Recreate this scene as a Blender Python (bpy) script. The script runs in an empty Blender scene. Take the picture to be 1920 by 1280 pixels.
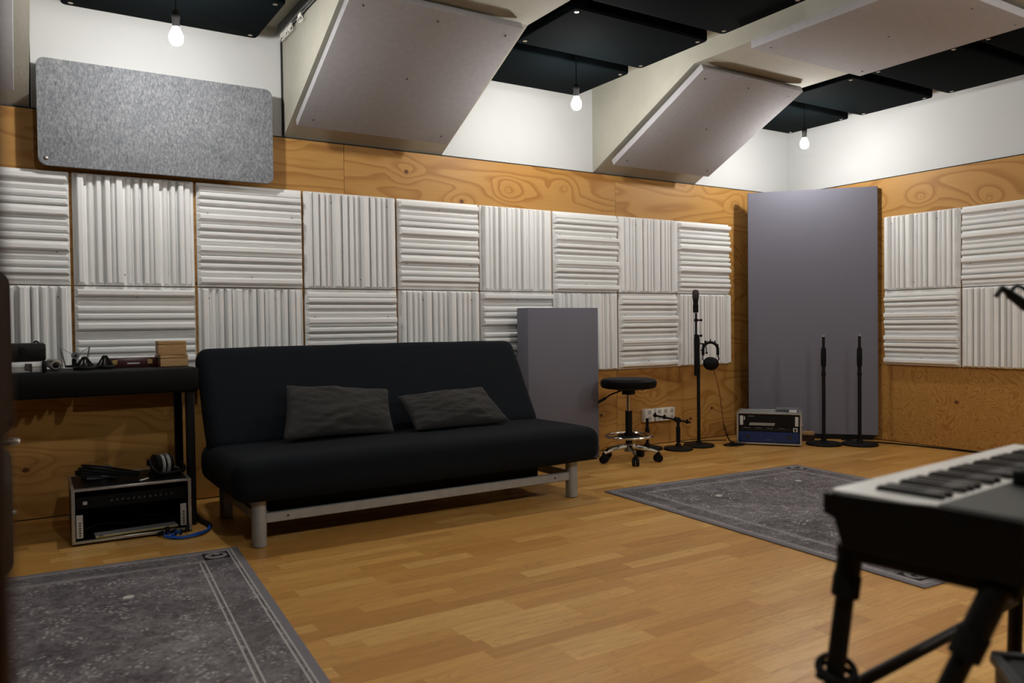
import bpy, bmesh, math, random
from mathutils import Vector, Matrix
PI = math.pi
random.seed(7)
scene = bpy.context.scene
COL = scene.collection

# ------------------------------------------------------------------ camera
cam_d = bpy.data.cameras.new('camera'); cam = bpy.data.objects.new('camera', cam_d); COL.objects.link(cam)
YAW, PITCH, ROLL = 0.563167, -0.021539, -0.012241
CAM = Vector((0.32317, -4.70103, 0.96053))
fw = Vector((math.sin(YAW)*math.cos(PITCH), math.cos(YAW)*math.cos(PITCH), math.sin(PITCH)))
rt = Vector((math.cos(YAW), -math.sin(YAW), 0)); up = rt.cross(fw)
r2 = rt*math.cos(ROLL)+up*math.sin(ROLL); u2 = up*math.cos(ROLL)-rt*math.sin(ROLL)
m = Matrix.Identity(4)
for i in range(3):
    m[i][0] = r2[i]; m[i][1] = u2[i]; m[i][2] = -fw[i]; m[i][3] = CAM[i]
cam.matrix_world = m
cam_d.sensor_width = 36; cam_d.lens = 36*1493/1920; cam_d.clip_start = .02
cam_d.dof.use_dof = True; cam_d.dof.focus_distance = 4.9; cam_d.dof.aperture_fstop = 2.8
scene.camera = cam

# ------------------------------------------------------------------ world, exposure (the light is the bulbs', built with them)
w = bpy.data.worlds.new('world'); scene.world = w; w.use_nodes = True
w.node_tree.nodes['Background'].inputs[0].default_value = (0.01, 0.01, 0.01, 1)
w.node_tree.nodes['Background'].inputs[1].default_value = 0.2
vs = scene.view_settings
vs.view_transform = 'Standard'; vs.look = 'None'; vs.gamma = 1; vs.use_curve_mapping = False
vs.exposure = 0.0
scene.cycles.max_bounces = 6; scene.cycles.diffuse_bounces = 3; scene.cycles.glossy_bounces = 2; scene.cycles.transmission_bounces = 1
scene.cycles.use_light_tree = False; scene.cycles.caustics_reflective = False; scene.cycles.caustics_refractive = False
BULB_STRENGTH = 600.0
BACK_BULB_STRENGTH = 1000.0
BULB_COLOR = (1.0, 0.985, 0.955, 1)

# ------------------------------------------------------------------ helpers
class NT:
    def __init__(s, name):
        s.m = bpy.data.materials.new(name); s.m.use_nodes = True; s.t = s.m.node_tree
        s.b = s.t.nodes['Principled BSDF']
    def n(s, typ, **kw):
        nd = s.t.nodes.new(typ)
        for k, v in kw.items():
            if k.startswith('i_'):
                key = k[2:]; key = int(key) if key.isdigit() else key.replace('_', ' ')
                nd.inputs[key].default_value = v
            else: setattr(nd, k, v)
        return nd
    def l(s, a, b): s.t.links.new(a, b)
    def math(s, op, a, b=None, c=None, clamp=False):
        nd = s.n('ShaderNodeMath', operation=op); nd.use_clamp = clamp
        for i, v in enumerate((a, b, c)):
            if v is None: continue
            if isinstance(v, (int, float)): nd.inputs[i].default_value = v
            else: s.l(v, nd.inputs[i])
        return nd.outputs[0]
    def mix(s, f, a, b, blend='MIX'):
        nd = s.n('ShaderNodeMix', data_type='RGBA', blend_type=blend)
        for i, v in ((0, f), (6, a), (7, b)):
            if isinstance(v, (int, float)): nd.inputs[i].default_value = v
            elif isinstance(v, tuple): nd.inputs[i].default_value = (*v, 1) if len(v) == 3 else v
            else: s.l(v, nd.inputs[i])
        return nd.outputs[2]
    def ramp(s, f, stops):
        nd = s.n('ShaderNodeValToRGB'); e = nd.color_ramp.elements
        while len(e) < len(stops): e.new(0.5)
        for q, (p, c) in zip(e, stops):
            q.position = p; q.color = (c, c, c, 1) if isinstance(c, (int, float)) else (*c, 1)
        s.l(f, nd.inputs[0]); return nd.outputs[0]
    def bump(s, h, strength=.3, dist=.01):
        nd = s.n('ShaderNodeBump'); nd.inputs['Strength'].default_value = strength; nd.inputs['Distance'].default_value = dist
        s.l(h, nd.inputs['Height']); s.l(nd.outputs[0], s.b.inputs['Normal'])
    def base(s, c):
        if isinstance(c, tuple): s.b.inputs['Base Color'].default_value = (*c, 1)
        else: s.l(c, s.b.inputs['Base Color'])
    def set(s, rough=None, metal=None, spec=None, **k):
        if rough is not None: s.b.inputs['Roughness'].default_value = rough
        if metal is not None: s.b.inputs['Metallic'].default_value = metal
        if spec is not None: s.b.inputs['Specular IOR Level'].default_value = spec
        for a, v in k.items(): s.b.inputs[a.replace('_', ' ')].default_value = v
    def obj(s): return s.n('ShaderNodeTexCoord').outputs['Object']
    def pos(s): return s.n('ShaderNodeNewGeometry').outputs['Position']
    def mapping(s, vec, scale=(1, 1, 1), loc=(0, 0, 0), rot=(0, 0, 0)):
        nd = s.n('ShaderNodeMapping'); nd.inputs['Scale'].default_value = scale
        nd.inputs['Location'].default_value = loc; nd.inputs['Rotation'].default_value = rot
        s.l(vec, nd.inputs[0]); return nd.outputs[0]
    def noise(s, vec, scale=5, detail=4, rough=.5, dist=0):
        nd = s.n('ShaderNodeTexNoise'); nd.inputs['Scale'].default_value = scale; nd.inputs['Detail'].default_value = detail
        nd.inputs['Roughness'].default_value = rough; nd.inputs['Distortion'].default_value = dist
        if vec is not None: s.l(vec, nd.inputs['Vector'])
        return nd.outputs[0]

def plain(name, col, rough=.5, metal=0, spec=.5, var=.06, scale=60, bump=0, bscale=200):
    t = NT(name); o = t.obj(); nz = t.noise(o, scale, 3)
    d = tuple(max(0, c*(1-var*2.2)) for c in col); l = tuple(min(1, c*(1+var*2.2)) for c in col)
    t.base(t.ramp(nz, [(.3, d), (.7, l)])); t.set(rough, metal, spec)
    if bump: t.bump(t.noise(o, bscale, 2), bump, .004)
    return t.m

M = {}
M['plaster'] = plain('white_plaster', (.60, .606, .598), .85, 0, .1, .006, 3, .03, 150)
def concrete():
    t = NT('beige_concrete'); p = t.pos()
    a = t.noise(p, 2.2, 6, .6); b = t.noise(p, 45, 4, .7)
    c = t.ramp(a, [(.3, (.385, .37, .305)), (.7, (.47, .452, .385))])
    c = t.mix(t.ramp(b, [(.27, .55), (.36, 0)]), c, (.27, .24, .18))
    t.base(c); t.set(.8, 0, .25); t.bump(b, .25, .006); return t.m
M['concrete'] = concrete()
M['darkwall'] = plain('dark_unseen_wall', (.05, .047, .045), .9, 0, .1, .1, 40)  # unseen walls, colour chosen dark to cut bounced light

def plywood(name, seed, vert=False, burl=0.0):
    # softwood rotary veneer: long flowing cathedral grain and knots; object coordinates, grain along local x
    t = NT(name); o = t.obj()
    o = t.mapping(o, (1, 1, 1), (seed*3.17, seed*1.3, seed*2.71))
    warp = t.n('ShaderNodeTexNoise'); warp.inputs['Scale'].default_value = 1.0; warp.inputs['Detail'].default_value = 2
    t.l(t.mapping(o, (1.0, 1, 2.2)), warp.inputs['Vector'])
    field = t.mapping(o, (.17+burl*1.5, 1, 1.0))
    n1 = t.noise(field, 2.5+burl*3, 2.2, .5, .35+burl)
    # knots pull the grain around them
    kv = t.n('ShaderNodeTexVoronoi', voronoi_dimensions='2D'); kv.feature = 'F1'; kv.inputs['Scale'].default_value = 2.0
    sx_ = t.n('ShaderNodeSeparateXYZ'); t.l(o, sx_.inputs[0]); cx_ = t.n('ShaderNodeCombineXYZ'); t.l(sx_.outputs[0], cx_.inputs[0]); t.l(t.math('MULTIPLY', sx_.outputs[2], 1.25), cx_.inputs[1])
    t.l(cx_.outputs[0], kv.inputs['Vector'])
    kd = kv.outputs['Distance']
    kpull = t.ramp(kd, [(0.0, 1), (.06, .55), (.30, 0)])
    h = t.math('ADD', t.math('MULTIPLY', n1, 17), t.math('MULTIPLY', kpull, 2.6))
    rings = t.math('FRACT', h)
    rg = t.ramp(rings, [(0, 0), (.5, .12), (.84, .95), (.92, .8), (1, 0)])
    fine = t.noise(t.mapping(o, (1.6, 1, 60)), 4, 3, .6)
    c = t.mix(rg, (.46, .240, .062), (.31, .128, .022))
    c = t.mix(t.math('MULTIPLY', t.ramp(fine, [(.4, 0), (.7, 1)]), .22), c, (.29, .125, .032))
    c = t.mix(t.ramp(t.noise(o, .9, 2), [(.35, 0), (.7, .30)]), c, (.52, .295, .088), 'MIX')
    knot = t.ramp(kd, [(.026, 1), (.040, 0)])
    sel = t.ramp(t.n('ShaderNodeSeparateColor').outputs[0], [(.38, 0), (.40, 1)])
    sc_ = sel.node.inputs[0].links[0].from_node; t.l(kv.outputs['Color'], sc_.inputs[0])
    c = t.mix(t.math('MULTIPLY', knot, sel), c, (.12, .042, .015))
    t.base(c); t.set(.5, 0, .25)
    t.bump(fine, .08, .002); return t.m
PLY = [plywood('pine_plywood_%s' % a, i+1) for i, a in enumerate('abcd')]
PLYB = plywood('birch_plywood', 9, burl=.7)

def parquet(name, island):
    t = NT(name); p = t.pos()
    rnd = t.n('ShaderNodeNewGeometry').outputs['Random Per Island'] if island else t.n('ShaderNodeObjectInfo').outputs['Random']
    r2_ = t.math('FRACT', t.math('MULTIPLY', rnd, 17.31))
    cb = t.n('ShaderNodeCombineXYZ'); t.l(t.math('MULTIPLY', rnd, 43.0), cb.inputs[0]); t.l(t.math('MULTIPLY', r2_, 29.0), cb.inputs[2])
    v = t.n('ShaderNodeVectorMath', operation='ADD'); t.l(p, v.inputs[0]); t.l(cb.outputs[0], v.inputs[1])
    g = t.noise(t.mapping(v.outputs[0], (2.2, 34, 1)), 2.2, 5, .62, .6)
    cath = t.noise(t.mapping(v.outputs[0], (1.3, 11, 1)), 2.0, 2, .5, 1.2)
    rings = t.ramp(t.math('FRACT', t.math('MULTIPLY', cath, 9)), [(0, 0), (.6, .1), (.9, 1), (1, 0)])
    c = t.ramp(rnd, [(0, (.51, .245, .054)), (.30, (.62, .322, .079)), (.72, (.67, .362, .096)), (1, (.76, .455, .145))])
    c = t.mix(t.math('MULTIPLY', rings, t.math('MULTIPLY', r2_, .5)), c, (.33, .145, .030))
    c = t.mix(t.math('MULTIPLY', t.ramp(g, [(.42, 0), (.72, 1)]), .38), c, (.32, .14, .03))
    t.base(c); t.set(.34, 0, .35)
    t.l(t.ramp(g, [(.3, .30), (.8, .42)]), t.b.inputs['Roughness'])
    t.bump(g, .03, .001); return t.m
M['plank'] = parquet('oak_strip_parquet', False)
M['plank_far'] = parquet('oak_strip_parquet_far', True)

M['eps'] = plain('white_polystyrene', (.86, .86, .85), .8, 0, .2, .006, 12, 0, 300)
def felt():
    t = NT('grey_felt'); o = t.obj()
    a = t.noise(t.mapping(o, (105, 105, 48), (0, 0, 0), (0, .4, 0)), 1, 4, .72, .7); b = t.noise(o, 9, 3)
    v = t.math('ADD', a, t.math('MULTIPLY', t.math('SUBTRACT', b, .5), .18))
    t.base(t.ramp(v, [(.30, (.10, .107, .12)), (.50, (.19, .198, .212)), (.72, (.33, .338, .35))]))
    t.set(.95, 0, .15); t.bump(a, .35, .003); return t.m
M['felt'] = felt()
def cloth(name, col, scale=350, var=.12, big=0.0, sheen=.3, rough=.9):
    t = NT(name); o = t.obj(); a = t.noise(o, scale, 2); b = t.noise(o, 4, 3)
    d = tuple(c*(1-var) for c in col); l = tuple(c*(1+var) for c in col)
    t.base(t.mix(t.math('MULTIPLY', b, .4), t.ramp(a, [(.3, d), (.7, l)]), d)); t.set(rough, 0, .2)
    t.b.inputs['Sheen Weight'].default_value = sheen; t.b.inputs['Sheen Roughness'].default_value = .5
    t.bump(t.math('ADD', t.math('MULTIPLY', a, .25), t.math('MULTIPLY', t.noise(o, 9, 3, .5, .5), big)), .5, .01 if big else .003)
    return t.m
M['sofa'] = cloth('blue_black_cotton', (.0042, .0062, .0094), 300, .25, .6, .0)
M['pillow'] = cloth('charcoal_linen', (.040, .038, .037), 260, .25, .6, .05)
M['greyfabric'] = cloth('mauve_grey_fabric', (.168, .164, .198), 400, .1, 0, .1)
M['whitefabric'] = plain('white_panel_fabric', (.38, .37, .38), .85, 0, .2, .02, 30, .1, 500)
M['blackfoam'] = cloth('black_ceiling_felt', (.0026, .0042, .0050), 120, .3, 0, .005)
M['blackfoam'].node_tree.nodes['Principled BSDF'].inputs['Specular IOR Level'].default_value = .02
M['blackmetal'] = plain('black_powder_coat', (.005, .0048, .0048), .5, 0, .2, .1, 90)
M['blackplastic'] = plain('black_plastic', (.0045, .0045, .0047), .45, 0, .2, .08, 80)
M['rubber'] = plain('black_rubber', (.006, .006, .006), .75, 0, .15, .1, 80)
M['vinyl'] = plain('black_vinyl', (.0028, .0028, .0030), .5, 0, .14, .08, 60, .2, 300)
M['chrome'] = plain('chrome', (.62, .61, .60), .12, 1, .5, .02, 40)
M['brass'] = plain('brass', (.52, .36, .13), .35, 1, .5, .06, 80)
M['copper'] = plain('copper_washer', (.50, .43, .35), .4, 1, .5, .06, 80)
M['greymetal'] = plain('grey_lacquered_steel', (.36, .37, .37), .42, .35, .5, .04, 25)
M['alu'] = plain('brushed_aluminium', (.50, .50, .49), .36, .85, .5, .05, 70)
M['alucase'] = plain('ribbed_aluminium_sheet', (.62, .63, .63), .42, .3, .5, .04, 60)
M['steel'] = plain('zinc_screw', (.10, .09, .08), .5, .5, .5, .1, 60)
M['white'] = plain('white_plastic', (.74, .72, .66), .4, 0, .5, .03, 40)
M['socketface'] = plain('shaded_socket_plastic', (.46, .44, .38), .5, 0, .4, .05, 60)
M['hole'] = plain('dark_recess', (.03, .028, .026), .8, 0, .2, .1, 40)
M['blue'] = plain('blue_anodised_panel', (.006, .024, .11), .45, .1, .5, .1, 50)
M['bluecable'] = plain('blue_cable_jacket', (.012, .10, .50), .45, 0, .4, .08, 50)
M['maroon'] = plain('maroon_lacquered_box', (.055, .010, .012), .3, 0, .5, .1, 40)
M['brown'] = plain('dark_brown_leather', (.020, .011, .006), .6, 0, .2, .15, 18, .2, 160)
M['brownwood'] = plain('dark_brown_wood', (.030, .014, .007), .6, 0, .2, .2, 25)
M['ivory'] = plain('white_key_plastic', (.66, .65, .62), .3, 0, .5, .02, 30)
M['blackkey'] = plain('black_key_plastic', (.010, .009, .009), .28, 0, .5, .08, 90)
M['dkgrey'] = plain('dark_grey_panel', (.045, .048, .045), .5, 0, .45, .08, 120)
M['midgrey'] = plain('mid_grey_plastic', (.15, .155, .16), .5, 0, .4, .06, 60)
M['bluegrey'] = plain('blue_grey_sheet', (.14, .16, .19), .5, 0, .4, .06, 60)
M['silver'] = plain('satin_silver', (.46, .43, .39), .35, .9, .5, .04, 60)
M['darkgrille'] = plain('dark_grille', (.045, .032, .030), .6, .4, .5, .3, 600)
M['yellowlabel'] = plain('yellow_edge', (.55, .42, .10), .5, 0, .4, .05, 60)
M['red'] = plain('red_cable_jacket', (.16, .012, .012), .5, 0, .4, .05, 60)
M['rugprint_dark'] = plain('rug_dark_patch', (.022, .021, .022), .95, 0, .1, .2, 120)
M['rugprint_light'] = plain('rug_grey_disc', (.27, .26, .26), .95, 0, .1, .15, 200)
M['rugdot'] = plain('pale_rug_sticker', (.62, .60, .56), .7, 0, .2, .03, 60)
M['paleband'] = plain('pale_grey_band', (.30, .30, .29), .6, 0, .3, .2, 160)
M['bloomwhite'] = plain('white_print', (.55, .55, .53), .6, 0, .3, .03, 60)
def pine():
    t = NT('light_box_wood'); o = t.obj()
    g = t.noise(t.mapping(o, (3, 3, 40)), 3, 4, .6, .8)
    t.base(t.ramp(g, [(.3, (.36, .20, .075)), (.7, (.56, .36, .165))])); t.set(.5, 0, .4); return t.m
M['pine'] = pine()
def glow(nm, st):
    t = NT(nm); t.base((.9, .9, .88))
    t.b.inputs['Emission Color'].default_value = BULB_COLOR
    t.b.inputs['Emission Strength'].default_value = st; return t.m
M['bulb'] = glow('lit_bulb_glass', BULB_STRENGTH); M['bulb_back'] = glow('lit_bulb_glass_unseen', BACK_BULB_STRENGTH)
def rug():
    t = NT('printed_grey_rug'); o = t.obj()
    sx = t.n('ShaderNodeSeparateXYZ'); t.l(o, sx.inputs[0])
    hx, hy = .80, 1.0
    ex = t.math('SUBTRACT', hx, t.math('ABSOLUTE', sx.outputs[0])); ey = t.math('SUBTRACT', hy, t.math('ABSOLUTE', sx.outputs[1]))
    d = t.math('MINIMUM', ex, ey)
    a = t.noise(o, 3.2, 5, .6, .6); b = t.noise(o, 26, 5, .7, 1.2)
    c = t.ramp(t.math('ADD', t.math('MULTIPLY', a, .45), t.math('MULTIPLY', b, .55)), [(.36, (.080, .070, .076)), (.50, (.185, .168, .178)), (.64, (.32, .30, .31))])
    # small pale blossom specks in clusters
    vv = t.n('ShaderNodeTexVoronoi'); vv.inputs['Scale'].default_value = 52; t.l(t.mapping(o, (1, 1.5, 1)), vv.inputs['Vector'])
    sp = t.ramp(vv.outputs['Distance'], [(.24, 1), (.36, 0)])
    cl = t.ramp(t.noise(o, 11, 2, .5), [(.50, 0), (.56, 1)])
    c = t.mix(t.math('MULTIPLY', t.math('MULTIPLY', sp, cl), .75), c, (.70, .66, .65))
    vein = t.ramp(t.math('ABSOLUTE', t.math('SUBTRACT', t.noise(o, 7, 3, .55, 2.5), .5)), [(.0, 1), (.022, 0)])
    c = t.mix(t.math('MULTIPLY', vein, .6), c, (.045, .040, .043))
    # border: darker band, pale lines, plain edge
    band = t.math('MULTIPLY', t.math('LESS_THAN', d, .165), .32)
    c = t.mix(band, c, (.105, .096, .103))
    edge = t.math('LESS_THAN', d, .028); c = t.mix(edge, c, (.20, .19, .21))
    def line(a0, w): return t.math('LESS_THAN', t.math('ABSOLUTE', t.math('SUBTRACT', d, a0)), w)
    ln = line(.032, .0028)
    for q, w_ in ((.047, .0028), (.156, .0030), (.174, .0030)): ln = t.math('MAXIMUM', ln, line(q, w_))
    c = t.mix(t.math('MULTIPLY', ln, .85), c, (.52, .49, .48))
    t.base(c); t.set(.95, 0, .1); t.bump(t.noise(o, 500, 2), .3, .002); return t.m
M['rug'] = rug()

# ---- geometry
def bm_new(): return bmesh.new()
def box(bm, lo, hi, mat=None):
    r = bmesh.ops.create_cube(bm, size=1)
    s = [hi[i]-lo[i] for i in range(3)]; c = [(hi[i]+lo[i])/2 for i in range(3)]
    T = Matrix.Translation(c) @ Matrix.Diagonal((*s, 1))
    if mat is not None: T = mat @ T
    bmesh.ops.transform(bm, matrix=T, verts=r['verts']); return r['verts']
def rbox(bm, lo, hi, rad=.01, seg=2, mat=None):
    v = box(bm, lo, hi, mat)
    e = {e for q in v for e in q.link_edges}
    bmesh.ops.bevel(bm, geom=list(e), offset=rad, segments=seg, affect='EDGES', profile=.5)
def frame_to(d):
    d = Vector(d).normalized(); a = Vector((0, 0, 1)) if abs(d.z) < .95 else Vector((1, 0, 0))
    x = a.cross(d).normalized(); return x, d.cross(x)
def cyl(bm, p0, p1, r0, r1=None, n=16, caps=True):
    r1 = r0 if r1 is None else r1; p0 = Vector(p0); p1 = Vector(p1); x, y = frame_to(p1-p0)
    A = [bm.verts.new(p0+(x*math.cos(2*PI*i/n)+y*math.sin(2*PI*i/n))*r0) for i in range(n)]
    B = [bm.verts.new(p1+(x*math.cos(2*PI*i/n)+y*math.sin(2*PI*i/n))*r1) for i in range(n)]
    for i in range(n): bm.faces.new((A[i], A[(i+1) % n], B[(i+1) % n], B[i]))
    if caps: bm.faces.new(A[::-1]); bm.faces.new(B)
def lathe(bm, prof, n=24, c=(0, 0, 0)):
    rings = []
    for r, z in prof:
        if r < 1e-5: rings.append([bm.verts.new((c[0], c[1], c[2]+z))])
        else: rings.append([bm.verts.new((c[0]+r*math.cos(2*PI*i/n), c[1]+r*math.sin(2*PI*i/n), c[2]+z)) for i in range(n)])
    for a, b in zip(rings, rings[1:]):
        for i in range(n):
            j = (i+1) % n
            if len(a) == 1 and len(b) == 1: continue
            if len(a) == 1: bm.faces.new((a[0], b[j], b[i]))
            elif len(b) == 1: bm.faces.new((a[i], a[j], b[0]))
            else: bm.faces.new((a[i], a[j], b[j], b[i]))
def catmull(pts, k=8, closed=False):
    P = [Vector(p) for p in pts]; n = len(P); out = []
    for i in range(n if closed else n-1):
        g = (lambda q: P[q % n]) if closed else (lambda q: P[min(max(q, 0), n-1)])
        a, b, c, d = g(i-1), g(i), g(i+1), g(i+2)
        for s in range(k):
            t = s/k; out.append(.5*((2*b)+(c-a)*t+(2*a-5*b+4*c-d)*t*t+(3*b-a-3*c+d)*t**3))
    if not closed: out.append(P[-1])
    return out
def tube(bm, pts, r, n=8, closed=False):
    P = [Vector(p) for p in pts]; N = len(P); rings = []; x = None
    for i in range(N):
        d = (P[(i+1) % N]-P[i-1]) if closed else (P[min(i+1, N-1)]-P[max(i-1, 0)])
        if d.length < 1e-9: d = Vector((0, 0, 1))
        d.normalize()
        if x is None: x, y = frame_to(d)
        else:
            x = (x-d*x.dot(d))
            if x.length < 1e-6: x, y = frame_to(d)
            x.normalize(); y = d.cross(x)
        rr = r[i] if isinstance(r, (list, tuple)) else r
        rings.append([bm.verts.new(P[i]+(x*math.cos(2*PI*k/n)+y*math.sin(2*PI*k/n))*rr) for k in range(n)])
    for i in range(N if closed else N-1):
        a, b = rings[i], rings[(i+1) % N]
        for k in range(n): bm.faces.new((a[k], a[(k+1) % n], b[(k+1) % n], b[k]))
    if not closed: bm.faces.new(rings[0][::-1]); bm.faces.new(rings[-1])
def torus(bm, c, R, r, axis=(0, 0, 1), n=28, k=8, a0=0, a1=2*PI):
    x, y = frame_to(axis); c = Vector(c); full = abs(a1-a0-2*PI) < 1e-6
    pts = [c+(x*math.cos(a0+(a1-a0)*i/n)+y*math.sin(a0+(a1-a0)*i/n))*R for i in range(n if full else n+1)]
    tube(bm, pts, r, k, full)
def sphere(bm, c, r, u=16, v=10, sc=(1, 1, 1)):
    q = bmesh.ops.create_uvsphere(bm, u_segments=u, v_segments=v, radius=r)
    bmesh.ops.transform(bm, matrix=Matrix.Translation(c) @ Matrix.Diagonal((*sc, 1)), verts=q['verts'])
def prism(bm, pts, axis, a, b):
    # polygon pts (2-D) extruded along axis 'x','y','z' from a to b
    def P(u, v, t): return {'x': (t, u, v), 'y': (u, t, v), 'z': (u, v, t)}[axis]
    A = [bm.verts.new(P(u, v, a)) for u, v in pts]; B = [bm.verts.new(P(u, v, b)) for u, v in pts]; n = len(pts)
    for i in range(n): bm.faces.new((A[i], A[(i+1) % n], B[(i+1) % n], B[i]))
    bm.faces.new(A[::-1]); bm.faces.new(B)
def rrect(w, h, r, n=6, cx=0, cy=0):
    o = []
    for sx, sy, a in ((1, 1, 0), (-1, 1, 90), (-1, -1, 180), (1, -1, 270)):
        for i in range(n+1):
            q = math.radians(a+90*i/n); o.append((cx+sx*(w/2-r)+r*math.cos(q), cy+sy*(h/2-r)+r*math.sin(q)))
    return o
def mesh(name, bm, mat, smooth=False):
    bmesh.ops.recalc_face_normals(bm, faces=bm.faces)
    me = bpy.data.meshes.new(name); bm.to_mesh(me); bm.free()
    if mat is not None: me.materials.append(M[mat] if isinstance(mat, str) else mat)
    if smooth:
        for f in me.polygons: f.use_smooth = True
        if smooth != 'full':
            try: me.set_sharp_from_angle(angle=math.radians(38))
            except Exception: pass
    return me
def link(name, me, parent=None, loc=(0, 0, 0), rot=(0, 0, 0), scale=(1, 1, 1)):
    o = bpy.data.objects.new(name, me); COL.objects.link(o); o.location = loc; o.rotation_euler = rot; o.scale = scale
    if parent is not None: o.parent = parent
    return o
def part(name, bm, mat, parent=None, smooth=True, loc=(0, 0, 0), rot=(0, 0, 0), label=None):
    o = link(name, mesh(name, bm, mat, smooth), parent, loc, rot)
    if label: o['label'] = label
    return o
def tag(o, label, cat, group=None, kind=None):
    o['label'] = label; o['category'] = cat
    if group: o['group'] = group
    if kind: o['kind'] = kind
    return o
def thing(name, label, cat, loc=(0, 0, 0), rotz=0, group=None):
    o = link(name, None, None, loc, (0, 0, rotz)); o.empty_display_size = .1
    return tag(o, label, cat, group)
def struct(name, bm, mat, parent=None, smooth=False, **k):
    o = part(name, bm, mat, parent, smooth, **k)
    if parent is None: o['kind'] = 'structure'
    return o
def B(lo, hi, rad=0, seg=2):
    bm = bm_new()
    if rad: rbox(bm, lo, hi, rad, seg)
    else: box(bm, lo, hi)
    return bm

# ------------------------------------------------------------------ the room
XR = 6.207; XL = -1.7; YF = -6.4; ZT = 2.076; ZC = 2.715
S = .6048; ZM = 1.188; PY = 0.0
wb = struct('wall_back', B((XL-.1, .018, 0), (XR+.12, .14, ZC+.1)), 'plaster')
wr = struct('wall_right', B((XR+.018, YF-.1, 0), (XR+.14, .018, ZC+.1)), 'plaster')
wl = struct('wall_left', B((XL-.12, YF-.1, 0), (XL, .018, ZC+.1)), 'darkwall')
wf = struct('wall_front', B((XL, YF-.1, 0), (XR+.018, YF, ZC+.1)), 'darkwall')
ce = struct('ceiling', B((XL-.1, YF-.1, ZC), (XR+.1, .018, ZC+.1)), 'concrete')
# plywood boards on the two walls
def board(parent, lo, hi, mat):
    bm = bm_new(); c = [(a+b)/2 for a, b in zip(lo, hi)]
    rbox(bm, [a-q for a, q in zip(lo, c)], [b-q for b, q in zip(hi, c)], .0015, 1)
    return part('plywood_board', bm, mat, parent, False, loc=c)
seams = [XL, -.55, 2.0856, 4.2336, XR-.001]
for i in range(4): board(wb, (seams[i]+.001, 0, .004), (seams[i+1]-.001, .0175, ZT), PLY[i])
me_r = [(-.001, -2.45), (-2.452, -4.9), (-4.902, YF+.001)]
for i, (a, b) in enumerate(me_r):
    for z0, z1, mt in ((.004, .604, PLYB), (.606, ZT, PLY[(i+3) % 4])):
        bm = bm_new(); L = a-b; rbox(bm, (-L/2, 0, -(z1-z0)/2), (L/2, .0175, (z1-z0)/2), .0015, 1)
        part('plywood_board', bm, mt, wr, False, loc=(XR, (a+b)/2, (z0+z1)/2), rot=(0, 0, -PI/2))
# board edge shadow gap capping
for lo, hi, w__ in (((XL, .0005, ZT+.0005), (XR-.01, .0178, ZT+.007), wb), ((XR+.0005, YF, ZT+.0005), (XR+.0178, -.01, ZT+.007), wr)):
    part('shadow_joint', B(lo, hi), 'hole', w__, False)
for x in (.434, 1.712): part('shadow_joint', B((x, .010, ZT+.008), (x+.009, .0178, ZC-.001)), 'hole', wb, False)
# concrete beams with haunches running down the wall
BEAMS = [(-.60, .432), (1.723, 2.768), (4.034, 5.084)]
ZB = 2.60; SL = .5
for i, (a, b) in enumerate(BEAMS):
    bm = bm_new(); yh = -(ZB-2.085)/SL
    prism(bm, [(.018, 2.085), (yh, ZB), (YF, ZB), (YF, ZC+.02), (.018, ZC+.02)], 'x', a, b)
    struct('trim_%d' % (i+1), bm, 'concrete')['label'] = ('concrete beam above the %s, its haunch running down to the wall' % ('left edge', 'sofa', 'stool and microphone stand')[i])

# floor: separate oak strips
fl = struct('floor', B((XL-.1, YF-.1, -.08), (XR+.1, .018, -.013)), 'hole')
PW = .0705
def scr(x, y):
    d = Vector((x, y, 0))-CAM; z = d.dot(fw)
    if z < .3: return None
    return 960+1493*d.dot(r2)/z, 640-1493*d.dot(u2)/z, z
planks = []
row = 0; y = -.002
rnd = random.Random(11)
lens = [.22, .30, .36, .42, .48, .56, .64]
while y-PW > YF:
    x = XL-rnd.random()*.5
    while x < XR:
        L = rnd.choice(lens); x1 = min(x+L, XR-.002); x0 = max(x, XL)
        if x1-x0 > .02: planks.append((x0, x1, y-PW, y))
        x += L
    y -= PW; row += 1
def covered(x, y):
    return (3.1 < x < 4.7 and -3.0 < y < -1.2) or (x < 1.02 and -3.0 < y < -1.2) or (1.2 < x < 2.9 and y > -1.0)
def area(p):
    x0, x1, y0, y1 = p; cx, cy = (x0+x1)/2, (y0+y1)/2
    q = scr(cx, cy)
    if q is None or not (-150 < q[0] < 2070 and q[1] < 1330) or covered(cx, cy): return 0
    return (x1-x0)*(y1-y0)/q[2]**3
planks.sort(key=area, reverse=True)
bm = bm_new(); rbox(bm, (-.5, -.5, -.012), (.5, .5, 0), .0009, 1)
# unit strip, its bevel kept thin because x and y are scaled by the strip's size
pm = mesh('plank', bm, 'plank')
for x0, x1, y0, y1 in planks[:300]:
    link('plank', pm, fl, ((x0+x1)/2, (y0+y1)/2, 0), (0, 0, 0), (x1-x0-.0004, y1-y0-.0004, 1))
vs_, fs_ = [], []
for x0, x1, y0, y1 in planks[300:]:
    g = .0003; k = len(vs_); x0 += g; x1 -= g; y0 += g; y1 -= g
    vs_ += [(x0, y0, 0), (x1, y0, 0), (x1, y1, 0), (x0, y1, 0), (x0, y0, -.012), (x1, y0, -.012), (x1, y1, -.012), (x0, y1, -.012)]
    fs_ += [(k, k+1, k+2, k+3), (k, k+4, k+5, k+1), (k+1, k+5, k+6, k+2), (k+2, k+6, k+7, k+3), (k+3, k+7, k+4, k)]
me = bpy.data.meshes.new('planks'); me.from_pydata(vs_, [], fs_); me.materials.append(M['plank_far'])
o = link('strip_flooring', me, fl); o['kind'] = 'stuff'

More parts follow.
